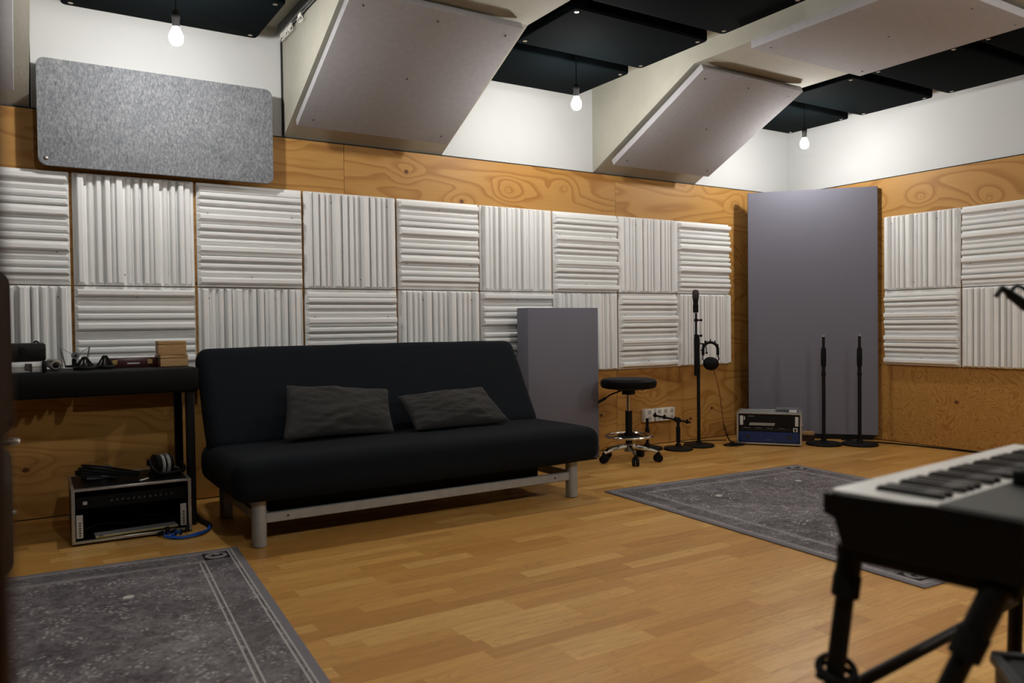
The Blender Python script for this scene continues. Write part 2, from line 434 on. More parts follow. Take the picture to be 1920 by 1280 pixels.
# dark wooden post close to the camera
bm = bm_new(); rbox(bm, (.205, -4.345, 0), (.3222, -4.265, ZC), .004, 2)
o = struct('trim_4', bm, 'brownwood', smooth=True); o['label'] = 'dark brown wooden post close by at the left edge'

# ------------------------------------------------------------------ polystyrene diffusers
UNIT = [(.0, .029, .042), (.090, .018, .020), (.163, .022, .030), (.240, .024, .038), (.305, .024, .024)]
PH = .578
RID = []
for q in range(3):
    for (a, w_, h_) in UNIT: RID.append((a/.343*.333*.985/.985*1.0 + q*.3333, w_, h_))
def ridge_mesh(w_, h_, L, horiz, k):
    bm = bm_new(); b0, t0, ch = w_/2+.007, w_/2, .014
    # trapezoid section, both ends sloped back
    A = []
    for e, s in ((-1, 0), (1, 0)):
        zz = e*L/2
        for (u, d, in_) in ((-b0, 0, 0), (b0, 0, 0), (t0, h_-.004, ch*.8), (t0-.005, h_, ch), (-t0+.005, h_, ch), (-t0, h_-.004, ch*.8)):
            A.append(bm.verts.new((u, -d-.0195, zz-e*in_) if not horiz else (zz-e*in_, -d-.0195, u)))
    n = 6
    for i in range(n): bm.faces.new((A[i], A[(i+1) % n], A[n+(i+1) % n], A[n+i]))
    bm.faces.new(A[:n][::-1]); bm.faces.new(A[n:])
    return mesh('ridge', bm, 'eps')
RM = {(hz, k): ridge_mesh(UNIT[k][1], UNIT[k][2], PH if not hz else .590, hz, k) for hz in (0, 1) for k in range(5)}
W_ = .590
BMs = {}
for hz in (0, 1):
    bm = bm_new(); rbox(bm, (-W_/2, -.020, -PH/2), (W_/2, -.0005, PH/2), .003, 1); BMs[hz] = mesh('backing', bm, 'eps')
bm = bm_new(); cyl(bm, (0, -.003, 0), (0, .001, 0), .0035, n=8); SCREW = mesh('screw', bm, 'steel')
def diffuser(loc, rotz, hz, label, flip):
    t = thing('diffuser_panel', label, 'acoustic panel', loc, rotz, 'white ridged wall diffusers')
    link('backing', BMs[hz], t)
    ext = (W_ if not hz else PH)
    for i, (a, w_, h_) in enumerate(RID):
        u = -ext/2+.034+a*(ext-.068)/.9628
        if flip: u = -u
        link('ridge', RM[(hz, i % 5)], t, (u, 0, 0) if not hz else (0, 0, -u))
    for sx, sz in ((-.40, .40), (.40, .40), (0, -.40)):
        # screws in valleys
        u = min(((((RID[i][0]+RID[i+1][0])/2*(ext-.068)/.9628+.034)-ext/2) for i in range(14) if i % 5 == 0),
                key=lambda q: abs(q-(sx if not hz else sz)*ext))
        if flip: u = -u
        link('screw', SCREW, t, (u, -.0205, sz*PH) if not hz else (sx*W_, -.0205, -u if True else 0))
    return t
ordn = ['first', 'second', 'third', 'fourth', 'fifth', 'sixth', 'seventh', 'eighth', 'ninth']
for k in range(9):
    for rrow in (0, 1):
        hz = (k+rrow) % 2 == 0
        z = ZM+.292 if rrow == 0 else ZM-.291
        lab = 'white diffuser with %s ridges, %s from the left, %s row, long wall' % (
            'horizontal' if hz else 'vertical', ordn[k], 'upper' if rrow == 0 else 'lower')
        diffuser((k*S+S/2, -.001, z), 0, hz, lab, (k*3+rrow) % 4 in (1, 2))
for k in range(2):
    for rrow in (0, 1):
        hz = (k+rrow) % 2 == 1
        z = ZM+.292 if rrow == 0 else ZM-.291
        lab = 'white diffuser with %s ridges, right wall, %s row, %s' % (
            'horizontal' if hz else 'vertical', 'upper' if rrow == 0 else 'lower', ('next to the tall grey panel', 'at the picture edge')[k])
        diffuser((XR-.001, -.939-k*S-S/2, z), -PI/2, hz, lab, rrow == 1)

# ------------------------------------------------------------------ ceiling absorbers
def ceiling_tile_mesh(w_, l_):
    bm = bm_new(); prism(bm, rrect(w_, l_, .03, 4), 'z', 0, .075)
    e = [e for e in bm.edges if all(abs(v.co.z) < 1e-6 for v in e.verts)]
    bmesh.ops.bevel(bm, geom=e, offset=.012, segments=3, affect='EDGES', profile=.5)
    return mesh('absorber', bm, 'blackfoam', True)
TM = ceiling_tile_mesh(.96, .585)
bm = bm_new(); lathe(bm, [(0, -.003), (.005, -.003), (.0055, -.001), (.0125, 0), (.0125, .003), (0, .003)], 14); WASH = mesh('washer', bm, 'copper', True)
bm = bm_new(); cyl(bm, (0, 0, .07), (0, 0, ZC-2.58-.001), .004, n=6); ROD = mesh('hanger', bm, 'blackmetal')
bays = [(1.051, 'left of the beam above the sofa'), (3.285, 'between the two beams'), (5.585, 'beside the right wall')]
for bi, (cx, where) in enumerate(bays):
    for j in range(5 if bi == 2 else 3):
        cy = -.14-.2925-j*.69
        t = thing('ceiling_absorber', 'black felt ceiling absorber %s, %s from the long wall' % (where, ordn[j]), 'ceiling panel', (cx, cy, 2.575), 0, 'black ceiling absorbers')
        link('absorber', TM, t)
        for sx in (-1, 1):
            for sy in (-1, 1):
                link('washer', WASH, t, (sx*.435, sy*.245, -.0005))
                link('hanger', ROD, t, (sx*.435, sy*.245, 0))

# white panels on the haunches and under the right beam
bm = bm_new(); lathe(bm, [(0, -.003), (.006, -.003), (.007, 0), (0, 0)], 10); DOT = mesh('screw', bm, 'steel', True)
def white_panel(label, w_, l_, loc, rot):
    t = link('ceiling_panel', None, None, loc, rot); tag(t, label, 'acoustic panel', 'white panels under the beams')
    bm = bm_new(); rbox(bm, (-w_/2, -l_/2, 0), (w_/2, l_/2, .045), .004, 2)
    part('slab', bm, 'whitefabric', t)
    for sx, sy in ((-1, -1), (1, -1), (0, 0), (-1, 1), (1, 1), (0, -1)):
        link('screw', DOT, t, (sx*w_*.42, sy*l_*.43, -.0003))
    bm = bm_new()
    for sx in (-1, 1):
        for sy in (-1, 1): box(bm, (sx*w_*.3-.02, sy*l_*.3-.02, .0445), (sx*w_*.3+.02, sy*l_*.3+.02, .072))
    part('spacer', bm, 'blackmetal', t, False)
    return t
ang = math.atan(SL)
for cx, lab in ((2.215, 'white fabric panel sloping under the beam above the sofa'), (4.530, 'white fabric panel sloping under the beam above the stool')):
    # bottom plane z = 2.0 + .5*|y|, from y=-.205 to y=-1.095
    yc = -.65; white_panel(lab, .965, .89*math.sqrt(1+SL*SL), (cx, yc, 2.0+SL*.65), (-ang, 0, 0))
white_panel('white fabric panel sloping under the beam at the left edge', .965, .89*math.sqrt(1+SL*SL), (-.115, -.65, 2.0+SL*.65), (-ang, 0, 0))
white_panel('white fabric panel hanging flat under the right beam', 1.02, 1.05, (4.475, -2.07, 2.527), (0, 0, 0))

# ------------------------------------------------------------------ bulbs
def bulb(label, x, y, z, mat='bulb', group='bare bulbs hanging on cords'):
    t = thing('pendant_bulb', label, 'lamp', (x, y, z), 0, group)
    bm = bm_new(); lathe(bm, [(0, -.036), (.016, -.032), (.027, -.021), (.0315, -.005), (.030, .010), (.023, .027), (.016, .040), (.0135, .052), (0, .052)], 16)
    part('bulb', bm, mat, t, 'full')
    bm = bm_new(); lathe(bm, [(.0145, .045), (.0165, .05), (.017, .085), (.019, .088), (.019, .105), (.011, .125), (0, .127)], 18); part('socket', bm, 'blackplastic', t)
    bm = bm_new(); tube(bm, [(0, 0, .12), (0, 0, ZC-z)], .0028, 6); part('cord', bm, 'rubber', t)
    return t
bulb('lit bare bulb on a black cord in front of the felt board', 1.004, -.757, 2.300)
bulb('lit bare bulb hanging between the two sloping white panels', 3.303, -.757, 2.308)
bulb('lit bare bulb on a black cord above the tall grey panel', 5.462, -.757, 2.302)
for x, wh in ((1.0, 'left'), (3.3, 'middle'), (5.46, 'right')):  # unseen row added for floor brightness, placed from the table's shadow
    bulb('unseen lit bare bulb in the %s ceiling bay towards the camera' % wh, x, -4.35, 2.30, 'bulb_back')

# curtain rail beside the beam over the sofa
t = thing('curtain_rail', 'grey metal curtain rail with white glider clips beside the beam over the sofa', 'curtain rail', (1.695, 0, 2.672))
bm = bm_new(); prism(bm, [(-.012, -.012), (-.004, -.012), (-.004, -.004), (.004, -.004), (.004, -.012), (.012, -.012), (.012, .043), (-.012, .043)], 'y', -.03, -3.4)
part('rail', bm, 'midgrey', t, False)
bm = bm_new(); box(bm, (-.004, -.006, -.030), (.004, .006, -.006)); torus(bm, (0, 0, -.042), .013, .0022, (1, .3, 0), 12, 5); G = mesh('glider', bm, 'white', True)
for i in range(9): link('glider', G, t, (0, -.06-.024*i, 0), (0, 0, .3*math.sin(i*1.7)))
for i, yy in enumerate((-.40, -.425, -.9, -1.6)): link('glider', G, t, (0, yy, 0), (0, 0, .5))

# ------------------------------------------------------------------ felt board
t = thing('felt_board', 'grey felt pinboard with rounded corners propped above the diffusers', 'pinboard', (1.042, -.100, 1.780))
bm = bm_new(); prism(bm, rrect(1.158, .532, .035, 7, 0, .266), 'y', -.012, .012)
e = [e for e in bm.edges if abs(e.verts[0].co.y-e.verts[1].co.y) < 1e-6]
bmesh.ops.bevel(bm, geom=e, offset=.003, segments=2, affect='EDGES')
part('board', bm, 'felt', t)
bm = bm_new(); lathe(bm, [(0, .006), (.006, .0055), (.009, .004), (.0115, 0), (0, 0)], 16)
part('washer', bm, 'silver', t, True, (-.545, -.0122, .035), (PI/2, 0, 0))
for sx in (-.5, .5):
    bm = bm_new(); box(bm, (sx-.02, .0122, .2), (sx+.02, .0995, .24)); part('bracket', bm, 'blackmetal', t, False)

# ------------------------------------------------------------------ grey acoustic panels
t = thing('corner_panel', 'tall grey fabric panel standing across the corner of the room', 'acoustic panel', (0, 0, 0))
def quad_slab(bm, a, b, th, z0a, z1a, z0b, z1b):
    a = Vector((*a, 0)); b = Vector((*b, 0)); d = (b-a).normalized(); n = Vector((-d.y, d.x, 0))*th
    V = [bm.verts.new(p) for p in (a+Vector((0, 0, z0a)), b+Vector((0, 0, z0b)), b+Vector((0, 0, z1b)), a+Vector((0, 0, z1a)),
         a+n+Vector((0, 0, z0a)), b+n+Vector((0, 0, z0b)), b+n+Vector((0, 0, z1b)), a+n+Vector((0, 0, z1a)))]
    for f in ((0, 1, 2, 3), (4, 7, 6, 5), (0, 4, 5, 1), (1, 5, 6, 2), (2, 6, 7, 3), (3, 7, 4, 0)): bm.faces.new([V[i] for i in f])
    bmesh.ops.bevel(bm, geom=bm.edges[:], offset=.004, segments=2, affect='EDGES')
ca, cb_ = (5.505, -.165), (6.162, -.905)
bm = bm_new(); quad_slab(bm, ca, cb_, .05, .04, 2.02, .04, 2.02); part('panel', bm, 'greyfabric', t)
bm = bm_new(); quad_slab(bm, (5.53, -.17), (6.152, -.872), .035, 0.001, .0395, 0.001, .0395); part('plinth', bm, 'blackmetal', t)

t = thing('bass_trap', 'low grey fabric absorber box standing behind the right end of the sofa', 'acoustic panel', (3.545, -.27, 0))
bm = bm_new(); rbox(bm, (-.298, 0, .012), (.298, .135, 1.07), .006, 2); part('body', bm, 'greyfabric', t)
for sx in (-.25, .25):
    bm = bm_new(); box(bm, (sx-.03, .01, .0005), (sx+.03, .125, .0125)); part('foot', bm, 'blackmetal', t, False)

# ------------------------------------------------------------------ sofa
t = thing('sofa_bed', 'blue-black fabric sofa bed on grey metal legs by the long wall', 'sofa', (0, 0, 0))
def mattress(w_, d_, h_, rad, seed, amp=.004):
    # rounded slab built as a dense grid, gently lumpy
    bm = bm_new(); bmesh.ops.create_cube(bm, size=1)
    bmesh.ops.transform(bm, matrix=Matrix.Diagonal((w_, d_, h_, 1)), verts=bm.verts)
    bmesh.ops.bevel(bm, geom=bm.edges[:], offset=rad, segments=5, affect='EDGES', profile=.5)
    from mathutils import noise as nz
    cuts = [(Vector((1, 0, 0)), w_, 34), (Vector((0, 1, 0)), d_, 12), (Vector((0, 0, 1)), h_, 3)]
    for n_, L, k in cuts:
        for i in range(1, k):
            bmesh.ops.bisect_plane(bm, geom=bm.verts[:]+bm.edges[:]+bm.faces[:], plane_co=n_*(-L/2+L*i/k), plane_no=n_)
    for v in bm.verts:
        q = Vector((v.co.x*2.3+seed, v.co.y*3, v.co.z*3)); a = nz.noise(q)*amp*1.6+nz.noise(q*3.1)*amp*.6
        d = v.co.copy(); d.x = d.x/w_; d.y /= d_; d.z /= h_
        # stretched cover: sags between the corners
        v.co += d.normalized()*a
        edge = (abs(v.co.x)/(w_/2))
        v.co.z += .010*(1-edge**2)*(1 if v.co.z > 0 else -.3)
    return bm
seat = part('seat', mattress(1.965, .74, .185, .065, 1.0), 'sofa', t, 'full', loc=(2.088, -.905, .298))
# reclined back: local z becomes the face normal
bk = part('backrest', mattress(1.905, .60, .14, .06, 5.0), 'sofa', t, 'full')
bk.rotation_euler = (math.radians(57.6), 0, 0)
nrm = Vector((0, -math.sin(math.radians(57.6)), math.cos(math.radians(57.6))))
ctr = Vector((2.078, -.585, .625))-nrm*.07
bk.location = ctr
for i, (x, y_, hh) in enumerate(((1.232, -1.165, .212), (2.945, -1.150, .212), (1.24, -.50, .205), (2.94, -.50, .205))):
    bm = bm_new()
    prism(bm, rrect(.062, .070, .03, 6), 'z', .004, hh); part('leg', bm, 'greymetal', t, True, (x, y_, 0))
    bm = bm_new(); cyl(bm, (x, y_, 0), (x, y_, .006), .026, n=14); part('foot_cap', bm, 'rubber', t)
bm = bm_new(); rbox(bm, (1.262, -1.168, .098), (2.916, -1.146, .142), .003, 1)
fr = part('front_rail', bm, 'greymetal', t)
for x in (1.36, 2.82):
    bm = bm_new(); cyl(bm, (x, -1.1695, .12), (x, -1.166, .12), .006, n=10); part('bolt', bm, 'steel', fr)
for x in (1.24, 2.94):
    bm = bm_new(); rbox(bm, (x-.012, -1.14, .098), (x+.012, -.52, .142), .003, 1); part('side_rail', bm, 'greymetal', t)
bm = bm_new(); rbox(bm, (1.262, -.515, .098), (2.916, -.490, .14), .003, 1); part('rear_rail', bm, 'greymetal', t)
bm = bm_new(); tube(bm, [(2.90, -.52, .19), (2.86, -.36, .60)], .014, 8); tube(bm, [(1.28, -.52, .19), (1.30, -.36, .60)], .014, 8); part('back_support', bm, 'blackmetal', t)

bm = bm_new(); rbox(bm, (1.30, -1.125, .122), (2.74, -.53, .214), .006, 1); part('dark_under_box', bm, 'rubber', t)  # solid dark box added under the seat to block light there
# pillows: inflated between their four corners
def pillow(label, corners, puff, seed):
    from mathutils import noise as nz
    a, b, c, d = [Vector(q) for q in corners]   # tl tr br bl
    ctr = (a+b+c+d)/4; n_ = (b-a).cross(d-a).normalized()
    if n_.y > 0: n_ = -n_
    N, K = 48, 32; bm = bm_new(); sides = []
    for sgn in (1, -1):
        g = []
        for j in range(K+1):
            r_ = []
            for i in range(N+1):
                u, v = i/N, j/K
                p = (a*(1-u)+b*u)*(1-v)+(d*(1-u)+c*u)*v
                e = (4*u*(1-u))**.42*(4*v*(1-v))**.42
                pin = 1-.05*math.sin(PI*u)*abs(2*v-1)**3-.04*math.sin(PI*v)*abs(2*u-1)**3
                p = ctr+(p-ctr)*pin
                q = Vector((u*3.2+seed, v*2.2, sgn*2.0+seed))
                wr_ = nz.noise(q)*.016+nz.noise(Vector((u*7+v*9+seed, v*3-u*2, seed)))*.013-abs(nz.noise(Vector((u*5-v*9+seed*2, u*2+v*2, seed))))*.014
                r_.append((p-ctr)+n_*sgn*(puff*e+wr_*min(1, e*1.5)))
            g.append(r_)
        sides.append(g)
    V = {}
    for s, g in enumerate(sides):
        for j in range(K+1):
            for i in range(N+1):
                if s == 1 and (i in (0, N) or j in (0, K)): V[(1, i, j)] = V[(0, i, j)]
                else: V[(s, i, j)] = bm.verts.new(g[j][i])
    for s in (0, 1):
        for j in range(K):
            for i in range(N):
                bm.faces.new([V[(s, i, j)], V[(s, i+1, j)], V[(s, i+1, j+1)], V[(s, i, j+1)]])
    o = part('pillow', bm, 'pillow', None, 'full', loc=ctr)
    tag(o, label, 'cushion', 'charcoal cushions on the sofa'); return o
pillow('charcoal cushion standing upright against the sofa back, left of the other', [(1.506, -.675, .665), (2.052, -.70, .620), (2.010, -.872, .408), (1.430, -.862, .414)], .060, 3.1)
pillow('charcoal cushion slumped to the right against the sofa back', [(2.088, -.735, .580), (2.632, -.715, .600), (2.715, -.885, .410), (2.120, -.895, .408)], .062, 8.4)

# ------------------------------------------------------------------ rugs
def text_mesh(ch, size):
    cu = bpy.data.curves.new('letter', 'FONT'); cu.body = ch; cu.size = size; cu.align_x = 'CENTER'; cu.align_y = 'CENTER'; cu.extrude = .0006; cu.offset = size*.03
    o = bpy.data.objects.new('letter', cu); COL.objects.link(o)
    dg = bpy.context.evaluated_depsgraph_get(); me = bpy.data.meshes.new_from_object(o.evaluated_get(dg))
    bpy.data.objects.remove(o)
    xs = [v.co.x for v in me.vertices]; ys = [v.co.y for v in me.vertices]; dx, dy = (min(xs)+max(xs))/2, (min(ys)+max(ys))/2
    for v in me.vertices: v.co.x -= dx; v.co.y -= dy
    return me
def rug(label, cx, cy, rz, stickers):
    t = thing('rug', label, 'rug', (cx, cy, 0), rz, 'printed grey rugs')
    bm = bm_new(); rbox(bm, (-.80, -1.0, .0003), (.80, 1.0, .007), .003, 2); part('pile', bm, 'rug', t)
    for sx, sy, a in ((1, 1, PI/2), (-1, -1, -PI/2)):
        x, y_ = sx*(.80-.1015), sy*(1.0-.1015)
        bm = bm_new(); box(bm, (x-.051, y_-.051, .0068), (x+.051, y_+.051, .0078)); pt = part('emblem_patch', bm, 'rugprint_dark', t, False)
        bm = bm_new(); prism(bm, [(x+.044*math.cos(2*PI*i/36), y_+.044*math.sin(2*PI*i/36)) for i in range(36)], 'z', .0077, .0086); part('emblem_disc', bm, 'rugprint_light', pt, False)
        me = text_mesh('t', .088); me.materials.clear(); me.materials.append(M['rugprint_dark']); link('emblem_letter', me, pt, (x, y_, .0090), (0, 0, a))
    for (x, y_) in stickers:
        bm = bm_new(); cyl(bm, (x, y_, .0068), (x, y_, .0084), .019, n=24); part('sticker', bm, 'rugdot', t)
    return t
rug('grey printed rug lying on the floor before the sofa at the left', .274, -2.073, math.radians(-4.2), [(.352, .512)])
rug('grey printed rug in the middle of the floor near the keyboard', 3.890, -2.172, math.radians(-3.2), [(-.335, .545), (.37, .60)]).scale = (.972, .972, 1)

# ------------------------------------------------------------------ side table with things on it
ZTB = .770
t = thing('side_table', 'long black table with a thick top on black legs below the felt board', 'table', (0, 0, 0))
bm = bm_new(); rbox(bm, (-.62, -.605, .652), (1.103, -.17, ZTB), .014, 3); part('top', bm, 'vinyl', t)
for x in (-.55, 1.062):
    for y_ in (-.575, -.25):
        bm = bm_new(); rbox(bm, (x-.019, y_-.019, .0005), (x+.019, y_+.019, .6525), .004, 1); part('leg', bm, 'blackmetal', t)
for x in (-.55, 1.062):
    bm = bm_new(); box(bm, (x-.012, -.557, .02), (x+.012, -.268, .04)); part('foot_rail', bm, 'blackmetal', t, False)

t = thing('equipment_case', 'aluminium carrying case with black corners lying on the black table', 'case', (0, 0, ZTB))
bm = bm_new(); rbox(bm, (.10, -.545, .001), (.452, -.27, .0495), .004, 2); part('body', bm, 'alucase', t)
bm = bm_new(); box(bm, (.099, -.5462, .0240), (.4525, -.269, .0256)); part('seam', bm, 'hole', t, False)
bm = bm_new(); rbox(bm, (.380, -.552, .012), (.408, -.5455, .042), .002, 1); lt = part('latch', bm, 'steel', t)
bm = bm_new(); rbox(bm, (.400, -.556, .004), (.407, -.5515, .040), .001, 1); part('catch', bm, 'chrome', lt)
for y_ in (-.548, -.272):
    bm = bm_new(); rbox(bm, (.446, y_-.012, 0.0008), (.464, y_+.014, .052), .004, 2); part('corner', bm, 'blackplastic', t)
t = thing('hard_case', 'black plastic case stacked on the aluminium case', 'case', (0, 0, ZTB+.0525))
bm = bm_new(); rbox(bm, (.12, -.54, 0.0003), (.462, -.275, .078), .008, 2); part('body', bm, 'blackplastic', t)
bm = bm_new(); box(bm, (.119, -.5412, .050), (.463, -.274, .0525)); part('seam', bm, 'hole', t, False)
bm = bm_new(); rbox(bm, (.36, -.546, .035), (.385, -.5395, .064), .002, 1); part('latch', bm, 'blackmetal', t)
bm = bm_new(); tube(bm, catmull([(.42, -.30, .0777), (.43, -.34, .086), (.44, -.39, .0777)], 6), .004, 6); part('strap', bm, 'rubber', t)

t = thing('studio_microphone', 'silver round microphone lying on the black table beside the aluminium case', 'microphone', (.502, -.42, ZTB+.0278))
bm = bm_new(); lathe(bm, [(0, -.02), (.020, -.02), (.0255, -.014), (.027, 0), (.0265, .02), (.024, .12), (0, .122)], 24); part('body', bm, 'silver', t, True, rot=(PI/2*.98, 0, PI+.1))
bm = bm_new(); lathe(bm, [(0, -.0206), (.013, -.0206), (.014, -.026), (.010, -.028), (0, -.028)], 18); part('connector', bm, 'blackplastic', t, True, rot=(PI/2*.98, 0, PI+.1))

def shock_mount(label, x, y_, R, h, n, extra=False):
    t = thing('shock_mount', label, 'shock mount', (x, y_, ZTB), .2, 'elastic shock mounts on the table')
    bm = bm_new(); torus(bm, (0, 0, .010), R, .008, n=24); part('base_ring', bm, 'blackmetal', t)
    bm = bm_new(); torus(bm, (0, 0, h), .007, .005, n=12); part('top_ring', bm, 'blackmetal', t)
    for i in range(n):
        a = 2*PI*i/n; bm = bm_new(); tube(bm, [(R*math.cos(a), R*math.sin(a), .012), (.008*math.cos(a+.25), .008*math.sin(a+.25), h)], .0042, 6); part('strut', bm, 'rubber', t)
    return t
shock_mount('black elastic shock mount on the table, next to the wire one', .622, -.445, .042, .058, 9)
shock_mount('black elastic shock mount beside the maroon box', .712, -.40, .038, .060, 8)
t = thing('wire_shock_mount', 'grey wire spider mount with two raised arms on the table', 'shock mount', (.592, -.315, ZTB))
bm = bm_new(); torus(bm, (0, 0, .014), .042, .005, n=24); part('ring', bm, 'blackmetal', t)
bm = bm_new(); cyl(bm, (0, -.02, .065), (0, .02, .065), .017, n=16); hb = part('hub', bm, 'midgrey', t)
bm = bm_new(); cyl(bm, (0, -.024, .065), (0, -.0195, .065), .006, n=12); part('screw', bm, 'blackplastic', hb)
for sx in (-1, 1):
    bm = bm_new(); tube(bm, [(sx*.042, 0, .014), (sx*.062, 0, .105)], .0035, 6); ar = part('arm', bm, 'midgrey', t)
    bm = bm_new(); tube(bm, [(sx*.062, 0, .104), (sx*.012, 0, .072)], .0013, 5); tube(bm, [(sx*.062, 0, .104), (sx*.055, .02, .012)], .0013, 5); part('elastic', bm, 'midgrey', ar)
bm = bm_new(); cyl(bm, (-.01, 0, .014), (-.01, 0, .05), .006, n=10); cyl(bm, (0, 0, .01), (0, 0, .052), .005, n=8); part('stem', bm, 'blackmetal', t)

t = thing('microphone_box', 'maroon lacquered microphone box with brass latches on the table', 'box', (.846, -.285, ZTB), -.02)
bm = bm_new(); rbox(bm, (-.125, -.05, 0.0005), (.125, .05, .046), .003, 2); part('body', bm, 'maroon', t)
for x in (-.085, .075):
    bm = bm_new(); rbox(bm, (x-.013, -.0545, .014), (x+.013, -.0495, .037), .002, 1); part('latch', bm, 'brass', t)
bm = bm_new(); box(bm, (-.028, -.0508, .016), (.028, -.0495, .023)); part('label_plate', bm, 'bloomwhite', t, False)
t = thing('wooden_box', 'plain wooden box with a lid, lower of the two stacked on the table', 'box', (1.022, -.33, ZTB), .03, 'wooden boxes on the table')
bm = bm_new(); rbox(bm, (-.066, -.075, 0.0005), (.066, .075, .040), .002, 1); part('body', bm, 'pine', t)
bm = bm_new(); rbox(bm, (-.066, -.075, .0415), (.066, .075, .0575), .002, 1); part('lid', bm, 'pine', t)
t = thing('wooden_box', 'plain wooden box with a lid, upper of the two stacked on the table', 'box', (1.020, -.33, ZTB+.0582), -.06, 'wooden boxes on the table')
bm = bm_new(); rbox(bm, (-.066, -.075, 0.0005), (.066, .075, .052), .002, 1); part('body', bm, 'pine', t)
bm = bm_new(); rbox(bm, (-.066, -.075, .0535), (.066, .075, .0690), .002, 1); part('lid', bm, 'pine', t)

# ------------------------------------------------------------------ rack cases
def rack_shell(t, w_, d_, h_, mat='blackplastic'):
    th = .010
    for nm, lo, hi in (('side', (0, 0, .012), (th, d_, h_)), ('side', (w_-th, 0, .012), (w_, d_, h_)), ('shell_top', (th, 0, h_-th), (w_-th, d_, h_)),
                       ('shell_bottom', (th, 0, .012), (w_-th, d_, .012+th)), ('shell_back', (th, d_-th, .012+th), (w_-th, d_, h_-th))):
        part(nm, B([q+.0002 for q in lo], [q-.0002 for q in hi]), mat, t, False)
    e = .008
    for nm, lo, hi in (('edge_profile', (-.003, -.006, h_-e), (w_+.003, .012, h_+.003)), ('edge_profile', (-.003, -.006, .010), (w_+.003, .012, .010+e+.004)),
                       ('edge_profile', (-.003, -.005, .02), (e+.004, .012, h_-.006)), ('edge_profile', (w_-e-.004, -.005, .02), (w_+.003, .012, h_-.006)),
                       ('edge_profile', (-.003, .012, h_-.010), (.010, d_, h_+.002)), ('edge_profile', (w_-.010, .012, h_-.010), (w_+.003, d_, h_+.002)),
                       ('edge_profile', (-.002, d_-.01, h_-.010), (w_+.002, d_+.003, h_+.0025))):
        part(nm, B(lo, hi, .0015, 1), 'alu', t)
    for x in (.03, w_-.03):
        for y_ in (.03, d_-.03):
            bm = bm_new(); cyl(bm, (x, y_, .0003), (x, y_, .0125), .016, n=12); part('foot', bm, 'rubber', t)
# left rack (open), front along x
RH = .250
t = thing('rack_case', 'open black rack case with aluminium edges under the black table', 'rack case', (.541, -.700, 0), math.radians(-1.5))
rack_shell(t, .492, .40, RH)
for x in (.016, .447):
    bm = bm_new(); box(bm, (x, .010, .032), (x+.026, .0135, .135)); rl = part('rack_rail', bm, 'alucase', t, False)
    bm = bm_new()
    for i in range(6): box(bm, (x+.010, .0092, .040+.011*i), (x+.018, .0138, .046+.011*i))
    part('rail_hole', bm, 'hole', rl, False)
un = part('rack_unit', B((.016, .05, .152), (.476, .30, .208), .002, 1), 'blackplastic', t)
for i in range(12):
    bm = bm_new(); cyl(bm, (.16+.023*i, .0505, .182), (.16+.023*i, .036, .182), .0065, .0055, n=10); part('knob', bm, 'dkgrey', un)
bm = bm_new(); box(bm, (.045, .0485, .172), (.062, .0505, .186)); part('print', bm, 'bloomwhite', un, False)
for x in (-.016, .4955):
    bm = bm_new(); torus(bm, (x+.005, .07, .12), .011, .0025, (1, 0, 0), 12, 6); part('handle', bm, 'alu', t)
bm = bm_new(); tube(bm, catmull([(.03, .14, .024), (.12, .18, .05), (.25, .16, .04), (.33, .2, .06), (.45, .17, .03)], 8), .004, 6); part('loose_wire', bm, 'rubber', t)
t = thing('rack_blank', 'long white rack panel with a yellow edge lying inside the open rack case', 'rack panel', (.785, -.655, .0235), math.radians(3))
bm = bm_new(); rbox(bm, (-.155, -.03, 0.0005), (.195, .04, .010), .002, 1); part('plate', bm, 'alucase', t)
bm = bm_new(); box(bm, (-.155, -.0315, .001), (.195, -.0298, .006)); part('edge_strip', bm, 'yellowlabel', t, False)
bm = bm_new(); box(bm, (-.143, -.0312, .003), (-.125, -.0296, .0095)); part('label_plate', bm, 'blackplastic', t, False)

t = thing('patch_box', 'small blue-grey box lying on the rack case behind the coiled cable', 'box', (.672, -.405, RH+.0028), .1)
bm = bm_new(); rbox(bm, (-.065, -.08, 0.0005), (.065, .08, .040), .004, 2); part('body', bm, 'bluegrey', t)
bm = bm_new(); box(bm, (.0, -.0808, .006), (.03, -.0795, .034)); part('face_plate', bm, 'alucase', t, False)
t = thing('coiled_cable', 'coil of black cable lying on the open rack case', 'cable', (.690, -.565, RH+.003), .1)
for i in range(6):
    pts = []
    for k in range(28):
        a = 2*PI*k/28; rx = .125+.006*math.sin(i*2.1); ry = .055+.006*math.cos(i*1.3)
        pts.append((rx*math.cos(a)+.004*i, ry*math.sin(a)+.003*math.sin(i*2+a), .008+.0085*(i % 3)+(.040+.004*i)*(1-math.cos(a))/2))
    bm = bm_new(); tube(bm, pts, .0042, 6, True); part('loop', bm, 'rubber', t)
bm = bm_new(); cyl(bm, (.03, .01, .03), (.075, -.01, .022), .009, n=12); pl = part('plug', bm, 'blackplastic', t)
bm = bm_new(); cyl(bm, (.010, .02, .034), (.03, .011, .030), .008, n=12); part('plug_tip', bm, 'chrome', pl)
t = thing('headphones', 'black headphones with pale printed bands lying on the rack case', 'headphones', (.940, -.555, RH+.003), .25)
for sx in (-.006, .046):
    bm = bm_new(); c0 = -.038+sx
    for x0, x1, r0, r1 in ((0, .014, .046, .052), ):
        cyl(bm, (c0, 0, .054), (c0+.026, 0, .054), .052, .044, n=24)
    part('ear_cup', bm, 'blackplastic', t)
for x in (-.014, .010):
    bm = bm_new(); torus(bm, (x, 0, .054), .044, .0085, (1, 0, 0), 24, 8); part('ear_pad', bm, 'paleband', t)
